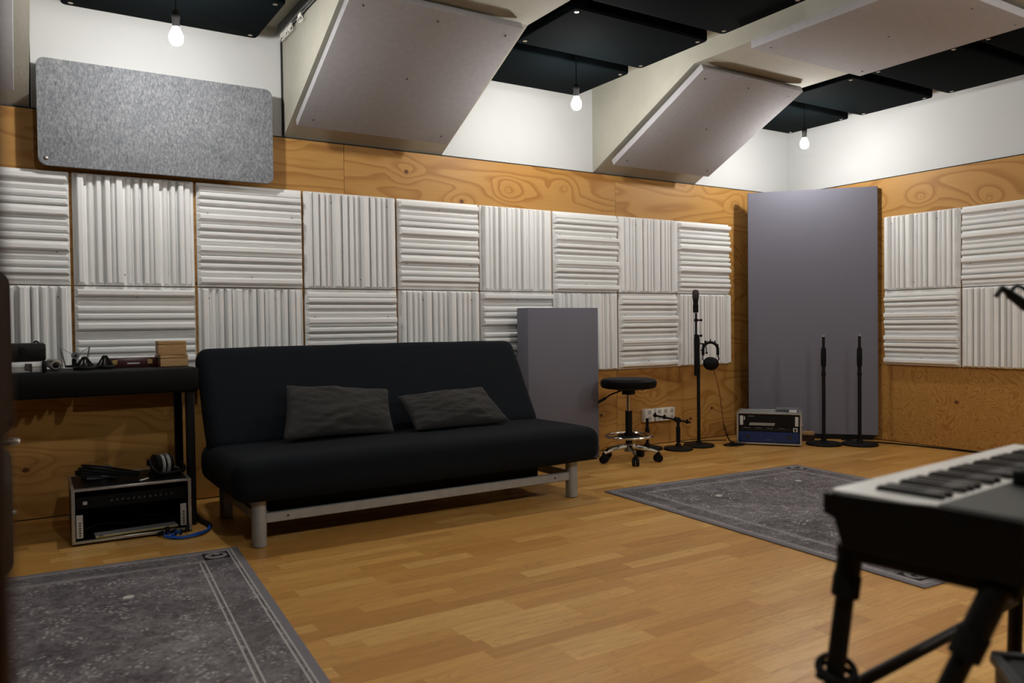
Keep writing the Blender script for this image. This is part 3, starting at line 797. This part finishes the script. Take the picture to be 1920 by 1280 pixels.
bm = bm_new(); pts = [(-.072+.0, .0, .06), (-.08, -.03, .085), (-.074, -.055, .05), (-.04, -.068, .022), (.02, -.072, .020), (.07, -.062, .022), (.085, -.03, .04), (.075, 0, .055)]
tube(bm, catmull(pts, 8), .008, 8); part('headband', bm, 'vinyl', t)
for s in (0, 1):
    bm = bm_new(); pts = [(.07*math.cos(a+s), .055*math.sin(a+s)-.01, .010+.010*s+.004*math.sin(3*a)) for a in [2*PI*k/24 for k in range(24)]]; tube(bm, pts, .0055, 6, True); part('cord_loop', bm, 'rubber', t)
t = thing('pen', 'short white pen lying on the rack case before the headphones', 'pen', (.842, -.640, RH+.0070), .75)
bm = bm_new(); cyl(bm, (-.026, 0, 0), (.026, 0, 0), .0032, n=10); part('barrel', bm, 'white', t)
bm = bm_new(); cyl(bm, (.026, 0, 0), (.034, 0, 0), .0028, .0006, n=10); part('tip', bm, 'white', t)
# blue multicore
t = thing('multicore_cable', 'looped blue multicore cable with black plugs on the floor by the rack case', 'cable', (0, 0, 0))
for i in range(5):
    o_ = .004*i; j = .006*math.sin(i*2.4)
    pts = [(.915+.016*i, -.745-.02*(i % 3), .020), (.905+.01*i, -.790+j, .010), (.965, -.845+o_, .007+.003*(i % 2)), (1.045, -.835+o_, .007+.004*((i+1) % 3)), (1.100+j, -.765+o_, .008+.003*(i % 2)), (1.118, -.70, .010+.003*(i % 3))]
    bm = bm_new(); tube(bm, catmull(pts, 8), .0035, 6); part('core', bm, 'bluecable', t)
bm = bm_new(); tube(bm, catmull([(1.118, -.705, .012), (1.117, -.65, .013), (1.106, -.575, .013), (1.104, -.45, .013), (1.106, -.25, .013), (1.12, -.1, .013)], 8), .011, 8); part('jacket', bm, 'rubber', t)
for i in range(6):
    x = .905+.019*i; y_ = -.742-.022*(i % 3); bm = bm_new()
    cyl(bm, (x, y_, .020), (x-.018+.012*(i % 3), y_+.010, .011+.036*((i*5) % 4 == 1)), .0095, .0105, n=10); part('plug', bm, 'blackplastic', t)

# right rack
fa = Vector((5.118, -.386)); fb = Vector((5.401, -.766)); L = (fb-fa).length
t = thing('rack_case', 'small rack case with blue and black units in front of the tall grey panel', 'rack case', (fa.x, fa.y, 0), math.atan2(fb.y-fa.y, fb.x-fa.x))
RH2 = .252
rack_shell(t, L, .26, RH2, 'greymetal')
un = part('rack_unit', B((.016, .004, .148), (L-.016, .22, .238), .002, 1), 'blackplastic', t)
for i in range(15):
    for j in range(2):
        bm = bm_new(); box(bm, (.092+.0125*i+.005*j, .0020, .156+.011*j), (.101+.0125*i+.005*j, .0045, .164+.011*j)); part('button', bm, 'bloomwhite', un, False)
for x0, x1, z0, z1 in ((.022, .046, .155, .228), (L-.046, L-.022, .155, .228)):
    part('rack_ear', B((x0, .0022, z0), (x1, .0045, z1), .001, 1), 'alucase', un)
part('print', B((.052, .0030, .195), (.060, .0045, .222)), 'bloomwhite', un, False)
part('print', B((.085, .0030, .223), (.130, .0045, .229)), 'midgrey', un, False)
un = part('rack_unit', B((.016, .004, .108), (L-.016, .22, .1465), .002, 1), 'blackplastic', t)
for i in range(4): part('print', B((.05+.085*i, .0030, .133), (.098+.085*i, .0045, .137)), 'midgrey', un, False)
for i in range(16):
    bm = bm_new(); cyl(bm, (.045+.022*i, .0045, .121), (.045+.022*i, -.001, .121), .004, n=8); part('knob', bm, 'dkgrey', un)
pw = part('power_switch', B((L-.060, .0000, .112), (L-.028, .0045, .142), .001, 1), 'alucase', un)
part('rocker', B((L-.052, -.003, .118), (L-.037, .0005, .136), .001, 1), 'blackplastic', pw)
un = part('rack_unit', B((.016, .004, .026), (L-.016, .22, .1065), .002, 1), 'blue', t, label='blue faceplate')
for x in (.085, L-.085):
    bm = bm_new(); cyl(bm, (x, .0045, .065), (x, -.002, .065), .016, n=18); part('socket', bm, 'hole', un)
part('print', B((L*.47, .0030, .044), (L*.53, .0045, .050)), 'midgrey', un, False)
for z in (.10, .16):
    bm = bm_new(); torus(bm, (L+.008, .08, z), .012, .003, (1, 0, 0), 12, 6); part('catch', bm, 'alu', t)
a = math.atan2(fb.y-fa.y, fb.x-fa.x); R_ = Matrix.Rotation(a, 3, 'Z')
def onrack(x, y_): v = R_ @ Vector((x, y_, 0)); return (fa.x+v.x, fa.y+v.y, RH2+.0030)
t = thing('power_adapter', 'flat grey device lying on the small rack case', 'device', onrack(.365, .17), a)
bm = bm_new(); rbox(bm, (-.085, -.05, 0.0003), (.085, .05, .026), .006, 2); part('body', bm, 'midgrey', t)
bm = bm_new(); box(bm, (-.06, -.0508, .008), (.03, -.0495, .012)); part('seam', bm, 'hole', t, False)
t = thing('tape_box', 'tiny white box with a violet lid on the front corner of the small rack case', 'box', onrack(.412, .05), a)
bm = bm_new(); rbox(bm, (-.028, -.02, 0.0003), (.028, .02, .022), .002, 1); part('body', bm, 'white', t)
M['violet'] = plain('violet_lid', (.14, .10, .22), .5, 0, .4, .05, 60)
bm = bm_new(); rbox(bm, (-.024, -.017, .0222), (.024, .017, .027), .001, 1); part('lid', bm, 'violet', t)

t = thing('wood_block', 'pale wooden offcut on the floor behind the rack case', 'wood', (5.662, -.545, 0), math.radians(-48))
bm = bm_new(); rbox(bm, (-.11, -.025, .05), (.11, .025, .078), .002, 1); part('batten', bm, 'pine', t)
bm = bm_new(); rbox(bm, (-.11, -.022, 0.0005), (.11, .022, .0495), .002, 1); part('under_block', bm, 'brownwood', t)

# ------------------------------------------------------------------ microphone stands
def round_base(t, r_, z=0):
    bm = bm_new(); lathe(bm, [(0, 0.0005), (r_*.96, .0005), (r_, .006), (r_, .012), (r_*.96, .018), (r_*.3, .026), (.022, .030), (.020, .045), (0, .045)], 32); return part('base', bm, 'blackmetal', t)
for x, y_, top, lab in ((5.635, -.790, .852, 'straight black stand with a round base, nearer the small rack case'), (5.838, -.960, .855, 'straight black stand with a round base, right of its twin')):
    t = thing('microphone_stand', lab, 'stand', (x, y_, 0), 0, 'straight round-base stands')
    round_base(t, .133)
    bm = bm_new(); cyl(bm, (0, 0, .04), (0, 0, .60), .0135, n=14); part('lower_tube', bm, 'blackmetal', t)
    bm = bm_new(); lathe(bm, [(.0135, .60), (.019, .615), (.020, .67), (.019, .735), (.0145, .75), (0, .75)], 16); part('clutch', bm, 'rubber', t)
    bm = bm_new(); cyl(bm, (0, 0, .745), (0, 0, top-.018), .011, n=12); part('upper_tube', bm, 'blackmetal', t)
    bm = bm_new(); cyl(bm, (0, 0, top-.0185), (0, 0, top), .0075, n=12); part('thread', bm, 'alu', t)
    bm = bm_new(); lathe(bm, [(.0135, .535), (.017, .538), (.017, .556), (.0135, .56)], 14); part('collar', bm, 'rubber', t)

t = thing('microphone_stand', 'black stand with a folded boom holding a microphone before the diffusers', 'stand', (4.816, -.275, 0))
round_base(t, .118)
bm = bm_new(); cyl(bm, (0, 0, .04), (0, 0, .585), .0130, n=14); part('lower_tube', bm, 'blackmetal', t)
bm = bm_new(); lathe(bm, [(0, .545), (.021, .548), (.023, .57), (.021, .70), (.022, .83), (.018, .86), (0, .862)], 16); part('sleeve', bm, 'rubber', t, loc=(-.014, 0, 0))
bm = bm_new(); cyl(bm, (-.022, 0, .84), (-.020, 0, 1.03), .0085, n=12); part('upper_tube', bm, 'blackmetal', t)
for z in (.855, .975):
    bm = bm_new(); cyl(bm, (-.021, 0, z-.012), (-.021, 0, z+.012), .015, n=12); cl = part('clamp', bm, 'rubber', t)
    bm = bm_new(); cyl(bm, (-.01, -.004, z), (.022, -.006, z), .0065, n=10); sphere(bm, (.026, -.006, z), .011, 12, 8); part('knob', bm, 'rubber', cl)
bm = bm_new(); tube(bm, [(-.005, -.012, .795), (.040, -.030, .792)], .005, 8); tube(bm, [(.045, -.032, .80), (.053, -.035, .73)], .0038, 8); sphere(bm, (.045, -.032, .806), .010, 10, 8); sphere(bm, (.053, -.035, .722), .009, 10, 8); part('crank', bm, 'blackmetal', t)
bm = bm_new(); cyl(bm, (-.026, 0, .735), (-.036, -.004, .735), .010, n=10); part('knob', bm, 'rubber', t)
t = thing('handheld_microphone', 'dark handheld microphone clipped upright on the boom stand', 'microphone', (4.790, -.277, 1.02))
bm = bm_new(); lathe(bm, [(0, .012), (.0135, .012), (.015, .03), (.016, .06), (.021, .105), (.023, .122), (0, .123)], 18); part('body', bm, 'blackmetal', t)
bm = bm_new(); lathe(bm, [(.0235, .120), (.0255, .126), (.0262, .150), (.0255, .168), (.021, .182), (.012, .189), (0, .190)], 20); part('grille', bm, 'darkgrille', t)
bm = bm_new(); lathe(bm, [(.0155, .014), (.021, .016), (.0215, .075), (.0185, .077)], 18); part('clip', bm, 'rubber', t)
t = thing('headphones', 'black headphones hanging on the microphone stand', 'headphones', (4.880, -.34, .735), math.radians(-35))
bm = bm_new(); pts = [(.056*math.cos(a), 0, .012+.056*math.sin(a)) for a in [PI*k/18 for k in range(19)]]
tube(bm, [(.056, 0, -.03)]+pts+[(-.056, 0, -.03)], .011, 10); part('headband', bm, 'vinyl', t)
for i in range(5):
    a = PI*(.12+.19*i); bm = bm_new(); cyl(bm, (.062*math.cos(a), 0, .012+.062*math.sin(a)), (.062*math.cos(a), 0, .012+.062*math.sin(a)+.020), .0045, n=8); part('fitting', bm, 'blackplastic', t)
for sx in (-1, 1):
    bm = bm_new(); tube(bm, [(sx*.056, 0, -.028), (sx*.062, -.012, -.06), (sx*.045, -.02, -.085)], .005, 8); part('yoke', bm, 'blackplastic', t)
bm = bm_new(); sphere(bm, (0, -.018, -.095), .060, 20, 12, (1, .62, .86)); part('ear_cup', bm, 'vinyl', t)
bm = bm_new(); sphere(bm, (.004, .035, -.093), .056, 20, 12, (1, .5, .86)); part('ear_cup', bm, 'vinyl', t)
bm = bm_new(); tube(bm, [(-.050, .0, .005), (-.066, .028, .008)], .006, 8); part('hook', bm, 'blackmetal', t)
t = thing('headphone_cable', 'thin cable hanging from the headphones to a coil on the floor', 'cable', (0, 0, 0))
pts = [(4.893, -.362, .592), (4.945, -.36, .45), (4.985, -.35, .30), (5.02, -.335, .185), (5.030, -.33, .165)]
bm = bm_new(); tube(bm, catmull(pts, 8), .0030, 6); part('straight_lead', bm, 'red', t)
pts = []
for k in range(140):
    u = k/139; a = u*13*2*PI; cx, cy, cz = 5.030+.055*u+.03*u*u, -.33-.02*u, .165-.150*math.sin(u*PI/2)
    pts.append((cx+.0075*math.cos(a), cy+.0075*math.sin(a), max(.0075, cz)))
bm = bm_new(); tube(bm, pts, .0026, 6); part('coiled_lead', bm, 'rubber', t)
for i in range(3):
    bm = bm_new(); torus(bm, (5.035+.012*i, -.40-.012*i, .006+.006*i), .055-.006*i, .0045, (.05*i, .03, 1), 24, 6); part('floor_loop', bm, 'rubber', t)
bm = bm_new(); cyl(bm, (5.08, -.42, .010), (5.125, -.455, .009), .0085, n=10); part('plug', bm, 'blackplastic', t)

# low stands behind the stool
t = thing('low_stand', 'short black stand without a boom behind the stool', 'stand', (4.405, -.145, 0))
round_base(t, .115)
bm = bm_new(); cyl(bm, (0, 0, .04), (0, 0, .235), .0115, n=12); part('tube', bm, 'blackmetal', t)
bm = bm_new(); lathe(bm, [(.0115, .10), (.016, .105), (.0165, .15), (.0125, .165)], 14); part('clutch', bm, 'rubber', t)
t = thing('boom_stand', 'short black stand with a level boom arm behind the stool', 'stand', (4.575, -.300, 0))
round_base(t, .110)
bm = bm_new(); cyl(bm, (0, 0, .04), (0, 0, .215), .0125, n=12); part('tube', bm, 'blackmetal', t)
bm = bm_new(); lathe(bm, [(.0125, .06), (.016, .063), (.0165, .17), (.0125, .175)], 14); part('clutch', bm, 'rubber', t)
bm = bm_new(); cyl(bm, (-.012, -.014, .222), (.012, .014, .222), .022, n=16); part('swivel', bm, 'blackmetal', t)
bm = bm_new(); tube(bm, [(-.215, .02, .272), (.115, -.01, .197)], .0080, 10); bo = part('boom_arm', bm, 'blackmetal', t)
for q in (-.215, -.13, -.03, .085):
    z = .272+(q+.215)*(-.075/.33); y_ = .02-(q+.215)*.03/.33
    bm = bm_new(); cyl(bm, (q-.008, y_, z+.002), (q+.008, y_, z-.002), .013, n=12); sphere(bm, (q, y_-.004, z+.016), .007, 8, 6); part('clamp', bm, 'rubber', bo)
t = thing('floor_cable', 'black cable running from the low boom stand along the wall to the rack case', 'cable', (0, 0, 0))
bm = bm_new(); tube(bm, catmull([(4.590, -.285, .20), (4.66, -.20, .10), (4.75, -.12, .03), (4.86, -.09, .006), (4.98, -.10, .006), (5.10, -.14, .006), (5.20, -.20, .006)], 8), .004, 6); part('lead', bm, 'rubber', t)
t = thing('wall_cable', 'black cable lying along the foot of the right wall', 'cable', (0, 0, 0))
bm = bm_new(); tube(bm, catmull([(5.95, -.72, .006), (6.02, -.93, .006), (6.10, -1.2, .006), (6.14, -1.6, .006), (6.16, -2.1, .006), (6.17, -3.0, .006)], 8), .0055, 6); part('lead', bm, 'rubber', t)

# sockets on the wall
def socket_block(label, x0, x1, cols):
    t = thing('wall_socket', label, 'socket', ((x0+x1)/2, -.0005, .237))
    w_ = x1-x0; bm = bm_new(); rbox(bm, (-w_/2, -.042, -.05), (w_/2, 0, .05), .004, 2); part('housing', bm, 'white', t)
    for i in range(cols):
        for z in (-.024, .024):
            x = -w_/2+w_*(i+.5)/cols; bm = bm_new(); cyl(bm, (x, -.0425, z), (x, -.041, z), .0185, n=20); rc = part('outlet', bm, 'socketface', t)
            bm = bm_new()
            for s in (-1, 1): cyl(bm, (x+s*.007, -.0432, z), (x+s*.007, -.0424, z), .0028, n=8)
            part('contact', bm, 'hole', rc)
    return t
socket_block('white double wall socket, left of the longer socket block', 4.475, 4.572, 1)
socket_block('white six-way wall socket block behind the low boom stand', 4.592, 4.790, 3)

# ------------------------------------------------------------------ stool
t = thing('rolling_stool', 'black round rolling stool with chrome foot ring and castors', 'stool', (3.945, -.47, 0), .35)
bm = bm_new(); lathe(bm, [(0, .508), (.165, .508), (.186, .515), (.194, .535), (.192, .560), (.178, .574), (.15, .578), (0, .579)], 40); part('seat', bm, 'vinyl', t)
bm = bm_new(); box(bm, (-.07, -.05, .495), (.07, .05, .509)); rbox(bm, (-.035, -.035, .465), (.035, .035, .496), .004, 1); part('mechanism', bm, 'blackmetal', t)
bm = bm_new(); tube(bm, catmull([(-.03, .04, .492), (-.075, .098, .465), (-.098, .128, .440)], 6), .006, 8); lv = part('lever', bm, 'blackmetal', t)
bm = bm_new(); tube(bm, [(-.096, .125, .442), (-.130, .168, .412)], .010, 8); part('lever_grip', bm, 'rubber', lv)
bm = bm_new(); cyl(bm, (0, 0, .345), (0, 0, .47), .0145, n=16); part('piston', bm, 'chrome', t)
bm = bm_new(); cyl(bm, (0, 0, .10), (0, 0, .352), .024, n=18); part('gas_cylinder', bm, 'blackplastic', t)
bm = bm_new(); torus(bm, (0, 0, .178), .160, .010, n=44); fr = part('foot_ring', bm, 'chrome', t)
bm = bm_new(); torus(bm, (0, 0, .178), .075, .007, n=28, k=6); cyl(bm, (0, 0, .155), (0, 0, .20), .032, n=18)
for k in range(3):
    a = 2*PI*k/3+.5; tube(bm, [(.03*math.cos(a), .03*math.sin(a), .178), (.157*math.cos(a), .157*math.sin(a), .178)], .006, 6)
part('ring_clamp', bm, 'blackplastic', fr)
bm = bm_new(); cyl(bm, (0, 0, .072), (0, 0, .125), .034, .030, n=18); part('hub', bm, 'chrome', t)
for k in range(5):
    a = 2*PI*k/5+.1; ca_, sa_ = math.cos(a), math.sin(a)
    bm = bm_new(); tube(bm, [(.02*ca_, .02*sa_, .105), (.11*ca_, .11*sa_, .090), (.196*ca_, .196*sa_, .070)], [.017, .013, .010], 8); part('base_arm', bm, 'chrome', t)
    bm = bm_new(); ax = Vector((-sa_*math.cos(k)-ca_*math.sin(k)*.6, ca_*math.cos(k)-sa_*math.sin(k)*.6, 0)).normalized(); c0 = Vector((.198*ca_, .198*sa_, .0285))
    for s in (-1, 1): cyl(bm, c0+ax*s*.005, c0+ax*s*.022, .0275, .0265, n=18)
    cyl(bm, c0+Vector((0, 0, .01)), c0+Vector((0, 0, .046)), .010, n=10); box(bm, c0+Vector((-.012, -.012, .018)), c0+Vector((.012, .012, .034))); part('castor', bm, 'rubber', t)

# ------------------------------------------------------------------ keyboard on its stand
KA = math.radians(5.0)
KZ = .700; KT = .076
KO = (1.366, -3.933)
kb = thing('stage_piano', 'black stage piano with white and black keys at the right edge', 'keyboard', (*KO, KZ), KA)
KL, KD = .70, .272
bm = bm_new(); prism(bm, [(0, 0), (0, -.030), (-.018, -.034), (-.026, -KT), (-KD, -KT), (-KD, .004), (-.165, .004), (-.158, -.004), (-.158, -.018), (-.006, -.018), (-.006, 0)], 'x', .010, KL-.010)
part('body', bm, 'blackplastic', kb, False)
for x in (0, KL-.0105):
    bm = bm_new(); prism(bm, [(.002, -.001), (.002, -.032), (-.018, -.036), (-.028, -KT-.002), (-KD-.002, -KT-.002), (-KD-.002, .0055), (-.155, .0055), (-.12, .003)], 'x', x, x+.0105)
    bmesh.ops.bevel(bm, geom=bm.edges[:], offset=.0015, segments=1, affect='EDGES'); part('end_cheek', bm, 'blackplastic', kb, False)
part('control_panel', B((.0115, -KD+.004, .0035), (KL-.0115, -.163, .0075), .001, 1), 'dkgrey', kb)
NW = 29; KW = (KL-.024)/NW
bm = bm_new(); rbox(bm, (.0004, -.155, -.012), (KW-.0004, -.004, .004), .0012, 1); WK = mesh('white_key', bm, 'ivory', True)
bm = bm_new(); prism(bm, [(-.050, -.004), (-.053, .009), (-.058, .0125), (-.150, .0135), (-.150, -.004)], 'x', -.0058, .0058)
bmesh.ops.bevel(bm, geom=bm.edges[:], offset=.0012, segments=1, affect='EDGES'); BK = mesh('black_key', bm, 'blackkey', True)
for i in range(NW):
    link('white_key', WK, kb, (.012+KW*i, 0, 0))
    if i and (i % 7) not in (1, 4): link('black_key', BK, kb, (.012+KW*i, 0, 0))
for i, x in enumerate((.40, .44, .48, .52)):
    bm = bm_new(); cyl(bm, (x, -.235, .007), (x, -.235, .022), .011, .010, n=16); part('knob', bm, 'blackplastic', kb)
for i in range(8): part('button', B((.545+.017*i, -.215, .007), (.557+.017*i, -.200, .011), .001, 1), 'blackplastic', kb)
# box standing on the panel
t = thing('control_box', 'small black box resting on the stage piano panel', 'device', (KO[0]+.250*math.cos(KA)+.215*math.sin(KA), KO[1]+.250*math.sin(KA)-.215*math.cos(KA), KZ+.0078), KA)
bm = bm_new(); rbox(bm, (-.03, -.04, 0.0003), (.10, .04, .022), .004, 2); part('body', bm, 'blackplastic', t)
bm = bm_new(); rbox(bm, (-.022, -.032, .0222), (.092, .032, .0250), .001, 1); part('lid', bm, 'dkgrey', t)
t = thing('keyboard_stand', 'black keyboard stand with splayed legs and clip collars under the stage piano', 'stand', (*KO, 0), KA)
ZS = KZ-KT-.0025
def KLOC(p):
    v = Vector((p[0]-KO[0], p[1]-KO[1], 0)); v = Matrix.Rotation(-KA, 3, 'Z') @ v; return Vector((v.x, v.y, p[2]))
LEGS = [((1.403, -3.953, ZS-.01), (1.329, -3.917, .012), .10), ((1.408, -4.165, ZS-.01), (1.206, -3.990, .012), .14)]
for far in (0, 1):
    f_ = (lambda v: Vector((KL-v.x, v.y, v.z))) if far else (lambda v: v)
    x = .04 if not far else KL-.04
    bm = bm_new(); rbox(bm, (x-.020, -.262, ZS-.024), (x+.020, -.006, ZS), .004, 1); part('cross_arm', bm, 'blackmetal', t)
    for p0, p1, k in LEGS:
        a_ = f_(KLOC(p0)); b_ = f_(KLOC(p1)); d_ = b_-a_
        bm = bm_new(); tube(bm, [a_, a_+d_*k], .0185, 12); part('upper_leg', bm, 'blackmetal', t)
        bm = bm_new(); tube(bm, [a_+d_*(k-.035), a_+d_*(k+.02)], .0205, 12); part('collar', bm, 'rubber', t)
        bm = bm_new(); tube(bm, [a_+d_*k, b_], .0140, 12); part('lower_leg', bm, 'blackmetal', t)
        bm = bm_new(); cyl(bm, (b_.x, b_.y, .0005), (b_.x, b_.y, .032), .020, .017, n=14); part('rubber_foot', bm, 'rubber', t)
def onleg(i, z, far=0):
    a_, b_ = KLOC(LEGS[i][0]), KLOC(LEGS[i][1]); v = a_+(b_-a_)*((a_.z-z)/(a_.z-b_.z))
    return Vector((KL-v.x, v.y, v.z)) if far else v
for i, z in ((0, .385), (1, .30)):
    bm = bm_new(); tube(bm, [onleg(i, z), onleg(i, z, 1)], .0105, 10); part('spreader', bm, 'blackmetal', t)
bm = bm_new(); tube(bm, [onleg(0, .395), onleg(1, .34)], .010, 10); part('side_brace', bm, 'blackmetal', t)
t = thing('wrapped_cable', 'black cable wrapped round the keyboard stand leg', 'cable', (*KO, 0), KA)
lc = onleg(0, .405)
for i in range(6):
    pts = []
    for k in range(24):
        a = 2*PI*k/24; pts.append((lc.x+.010+.034*math.cos(a)+.004*math.sin(i*2), lc.y+.024*math.sin(a), .385+.008*i+.012*math.cos(a+i)))
    bm = bm_new(); tube(bm, pts, .005, 6, True); part('turn', bm, 'rubber', t)
bm = bm_new(); tube(bm, catmull([(lc.x+.03, lc.y-.01, .40), (.10, -.08, .30), (.17, -.12, .24), (.24, -.10, .12), (.30, -.02, .03), (.34, .05, .008)], 8), .005, 6); part('tail', bm, 'rubber', t)
t = thing('hanging_cable', 'loop of black cable hanging under the stage piano', 'cable', (*KO, 0), KA)
bm = bm_new(); tube(bm, catmull([(.14, -.24, ZS+.001), (.143, -.24, ZS-.03), (.165, -.24, ZS-.055), (.195, -.24, ZS-.048), (.21, -.24, ZS-.02), (.21, -.24, ZS+.001)], 8), .005, 8); part('loop', bm, 'rubber', t)
# grey case below
t = thing('floor_case', 'dark case with grey edges on the floor under the stage piano', 'case', (1.835, -3.945, 0), KA-.9)
bm = bm_new(); rbox(bm, (0, -.22, .002), (.30, 0, .345), .01, 2); part('body', bm, 'blackplastic', t)
for y_ in (-.22, 0):
    bm = bm_new(); rbox(bm, (-.002, y_-.010, .334), (.302, y_+.010, .350), .003, 1); part('edge', bm, 'bluegrey', t)
for x in (0, .30):
    bm = bm_new(); rbox(bm, (x-.010, -.209, .334), (x+.010, -.011, .350), .003, 1); part('edge', bm, 'bluegrey', t)

# boom arm reaching in from the right
t = thing('boom_stand', 'black boom arm with a microphone clip reaching in at the right edge', 'stand', (2.37, -4.23, 0))
O = Vector((2.37, -4.23, 0))
def W(p): return Vector(p)-O
round_base(t, .13)
bm = bm_new(); cyl(bm, (0, 0, .04), (0, 0, .575), .0125, n=14); part('tube', bm, 'blackmetal', t)
bm = bm_new(); cyl(bm, (0, -.02, .58), (0, .02, .58), .022, n=16); part('swivel', bm, 'blackmetal', t)
bm = bm_new(); tube(bm, [W((1.934, -3.943, .992)), (0, 0, .58), (.13, -.09, .455)], .0095, 10); ba = part('boom_arm', bm, 'blackmetal', t)
bm = bm_new(); tube(bm, [W((1.906, -3.924, 1.0185)), W((1.914, -3.929, 1.012)), W((1.922, -3.934, 1.004)), W((1.944, -3.949, .983))], [.0055, .0065, .0085, .0105], 12); cp = part('clip', bm, 'blackplastic', t)
bm = bm_new(); tube(bm, [W((1.9075, -3.925, 1.019)), W((1.8965, -3.9185, 1.0015))], .0046, 10); part('jaw', bm, 'blackplastic', cp)
bm = bm_new(); tube(bm, [W((1.921, -3.933, 1.004)), W((1.9155, -3.930, .9985))], .0038, 8); part('peg', bm, 'blackplastic', cp)
bm = bm_new(); tube(bm, catmull([W((1.920, -3.934, 1.010)), W((1.926, -3.938, 1.019)), W((1.932, -3.942, 1.0205)), W((1.943, -3.949, 1.013)), W((1.975, -3.97, .98))], 6), .0036, 8); part('lead', bm, 'rubber', t)

# ------------------------------------------------------------------ dark chair at the left edge
t = thing('desk_chair', 'dark brown upholstered chair with rounded back at the left edge', 'chair', (.03, -2.12, .008))
bm = bm_new()
prism(bm, rrect(.59, .455, .045, 6, .003, .892), 'y', -.045, .045)
e = [e for e in bm.edges if abs(e.verts[0].co.y-e.verts[1].co.y) < 1e-6]
bmesh.ops.bevel(bm, geom=e, offset=.022, segments=3, affect='EDGES'); part('backrest', bm, 'brown', t)
bm = bm_new(); rbox(bm, (-.292, -.52, .40), (.292, .045, .632), .035, 4); part('seat', bm, 'brown', t)
bm = bm_new(); tube(bm, [(.15, -.02, .648), (.305, -.02, .649)], .0095, 12); sphere(bm, (.305, -.02, .649), .0095, 12, 8); part('lever', bm, 'chrome', t)
bm = bm_new(); tube(bm, [(.22, .0, .452), (.300, .0, .452)], .004, 8); part('rivet', bm, 'chrome', t)
bm = bm_new(); cyl(bm, (0, -.22, .08), (0, -.22, .405), .028, n=16); part('column', bm, 'chrome', t)
for k in range(5):
    a = 2*PI*k/5+.3; bm = bm_new(); tube(bm, [(0, -.22, .10), (.20*math.cos(a), -.22+.20*math.sin(a), .065)], [.022, .013], 8); part('base_arm', bm, 'chrome', t)
    bm = bm_new(); c0 = Vector((.205*math.cos(a), -.22+.205*math.sin(a), .0285)); cyl(bm, c0+Vector((-.02, 0, 0)), c0+Vector((.02, 0, 0)), .028, n=16); cyl(bm, c0, c0+Vector((0, 0, .035)), .01, n=8); part('castor', bm, 'rubber', t)
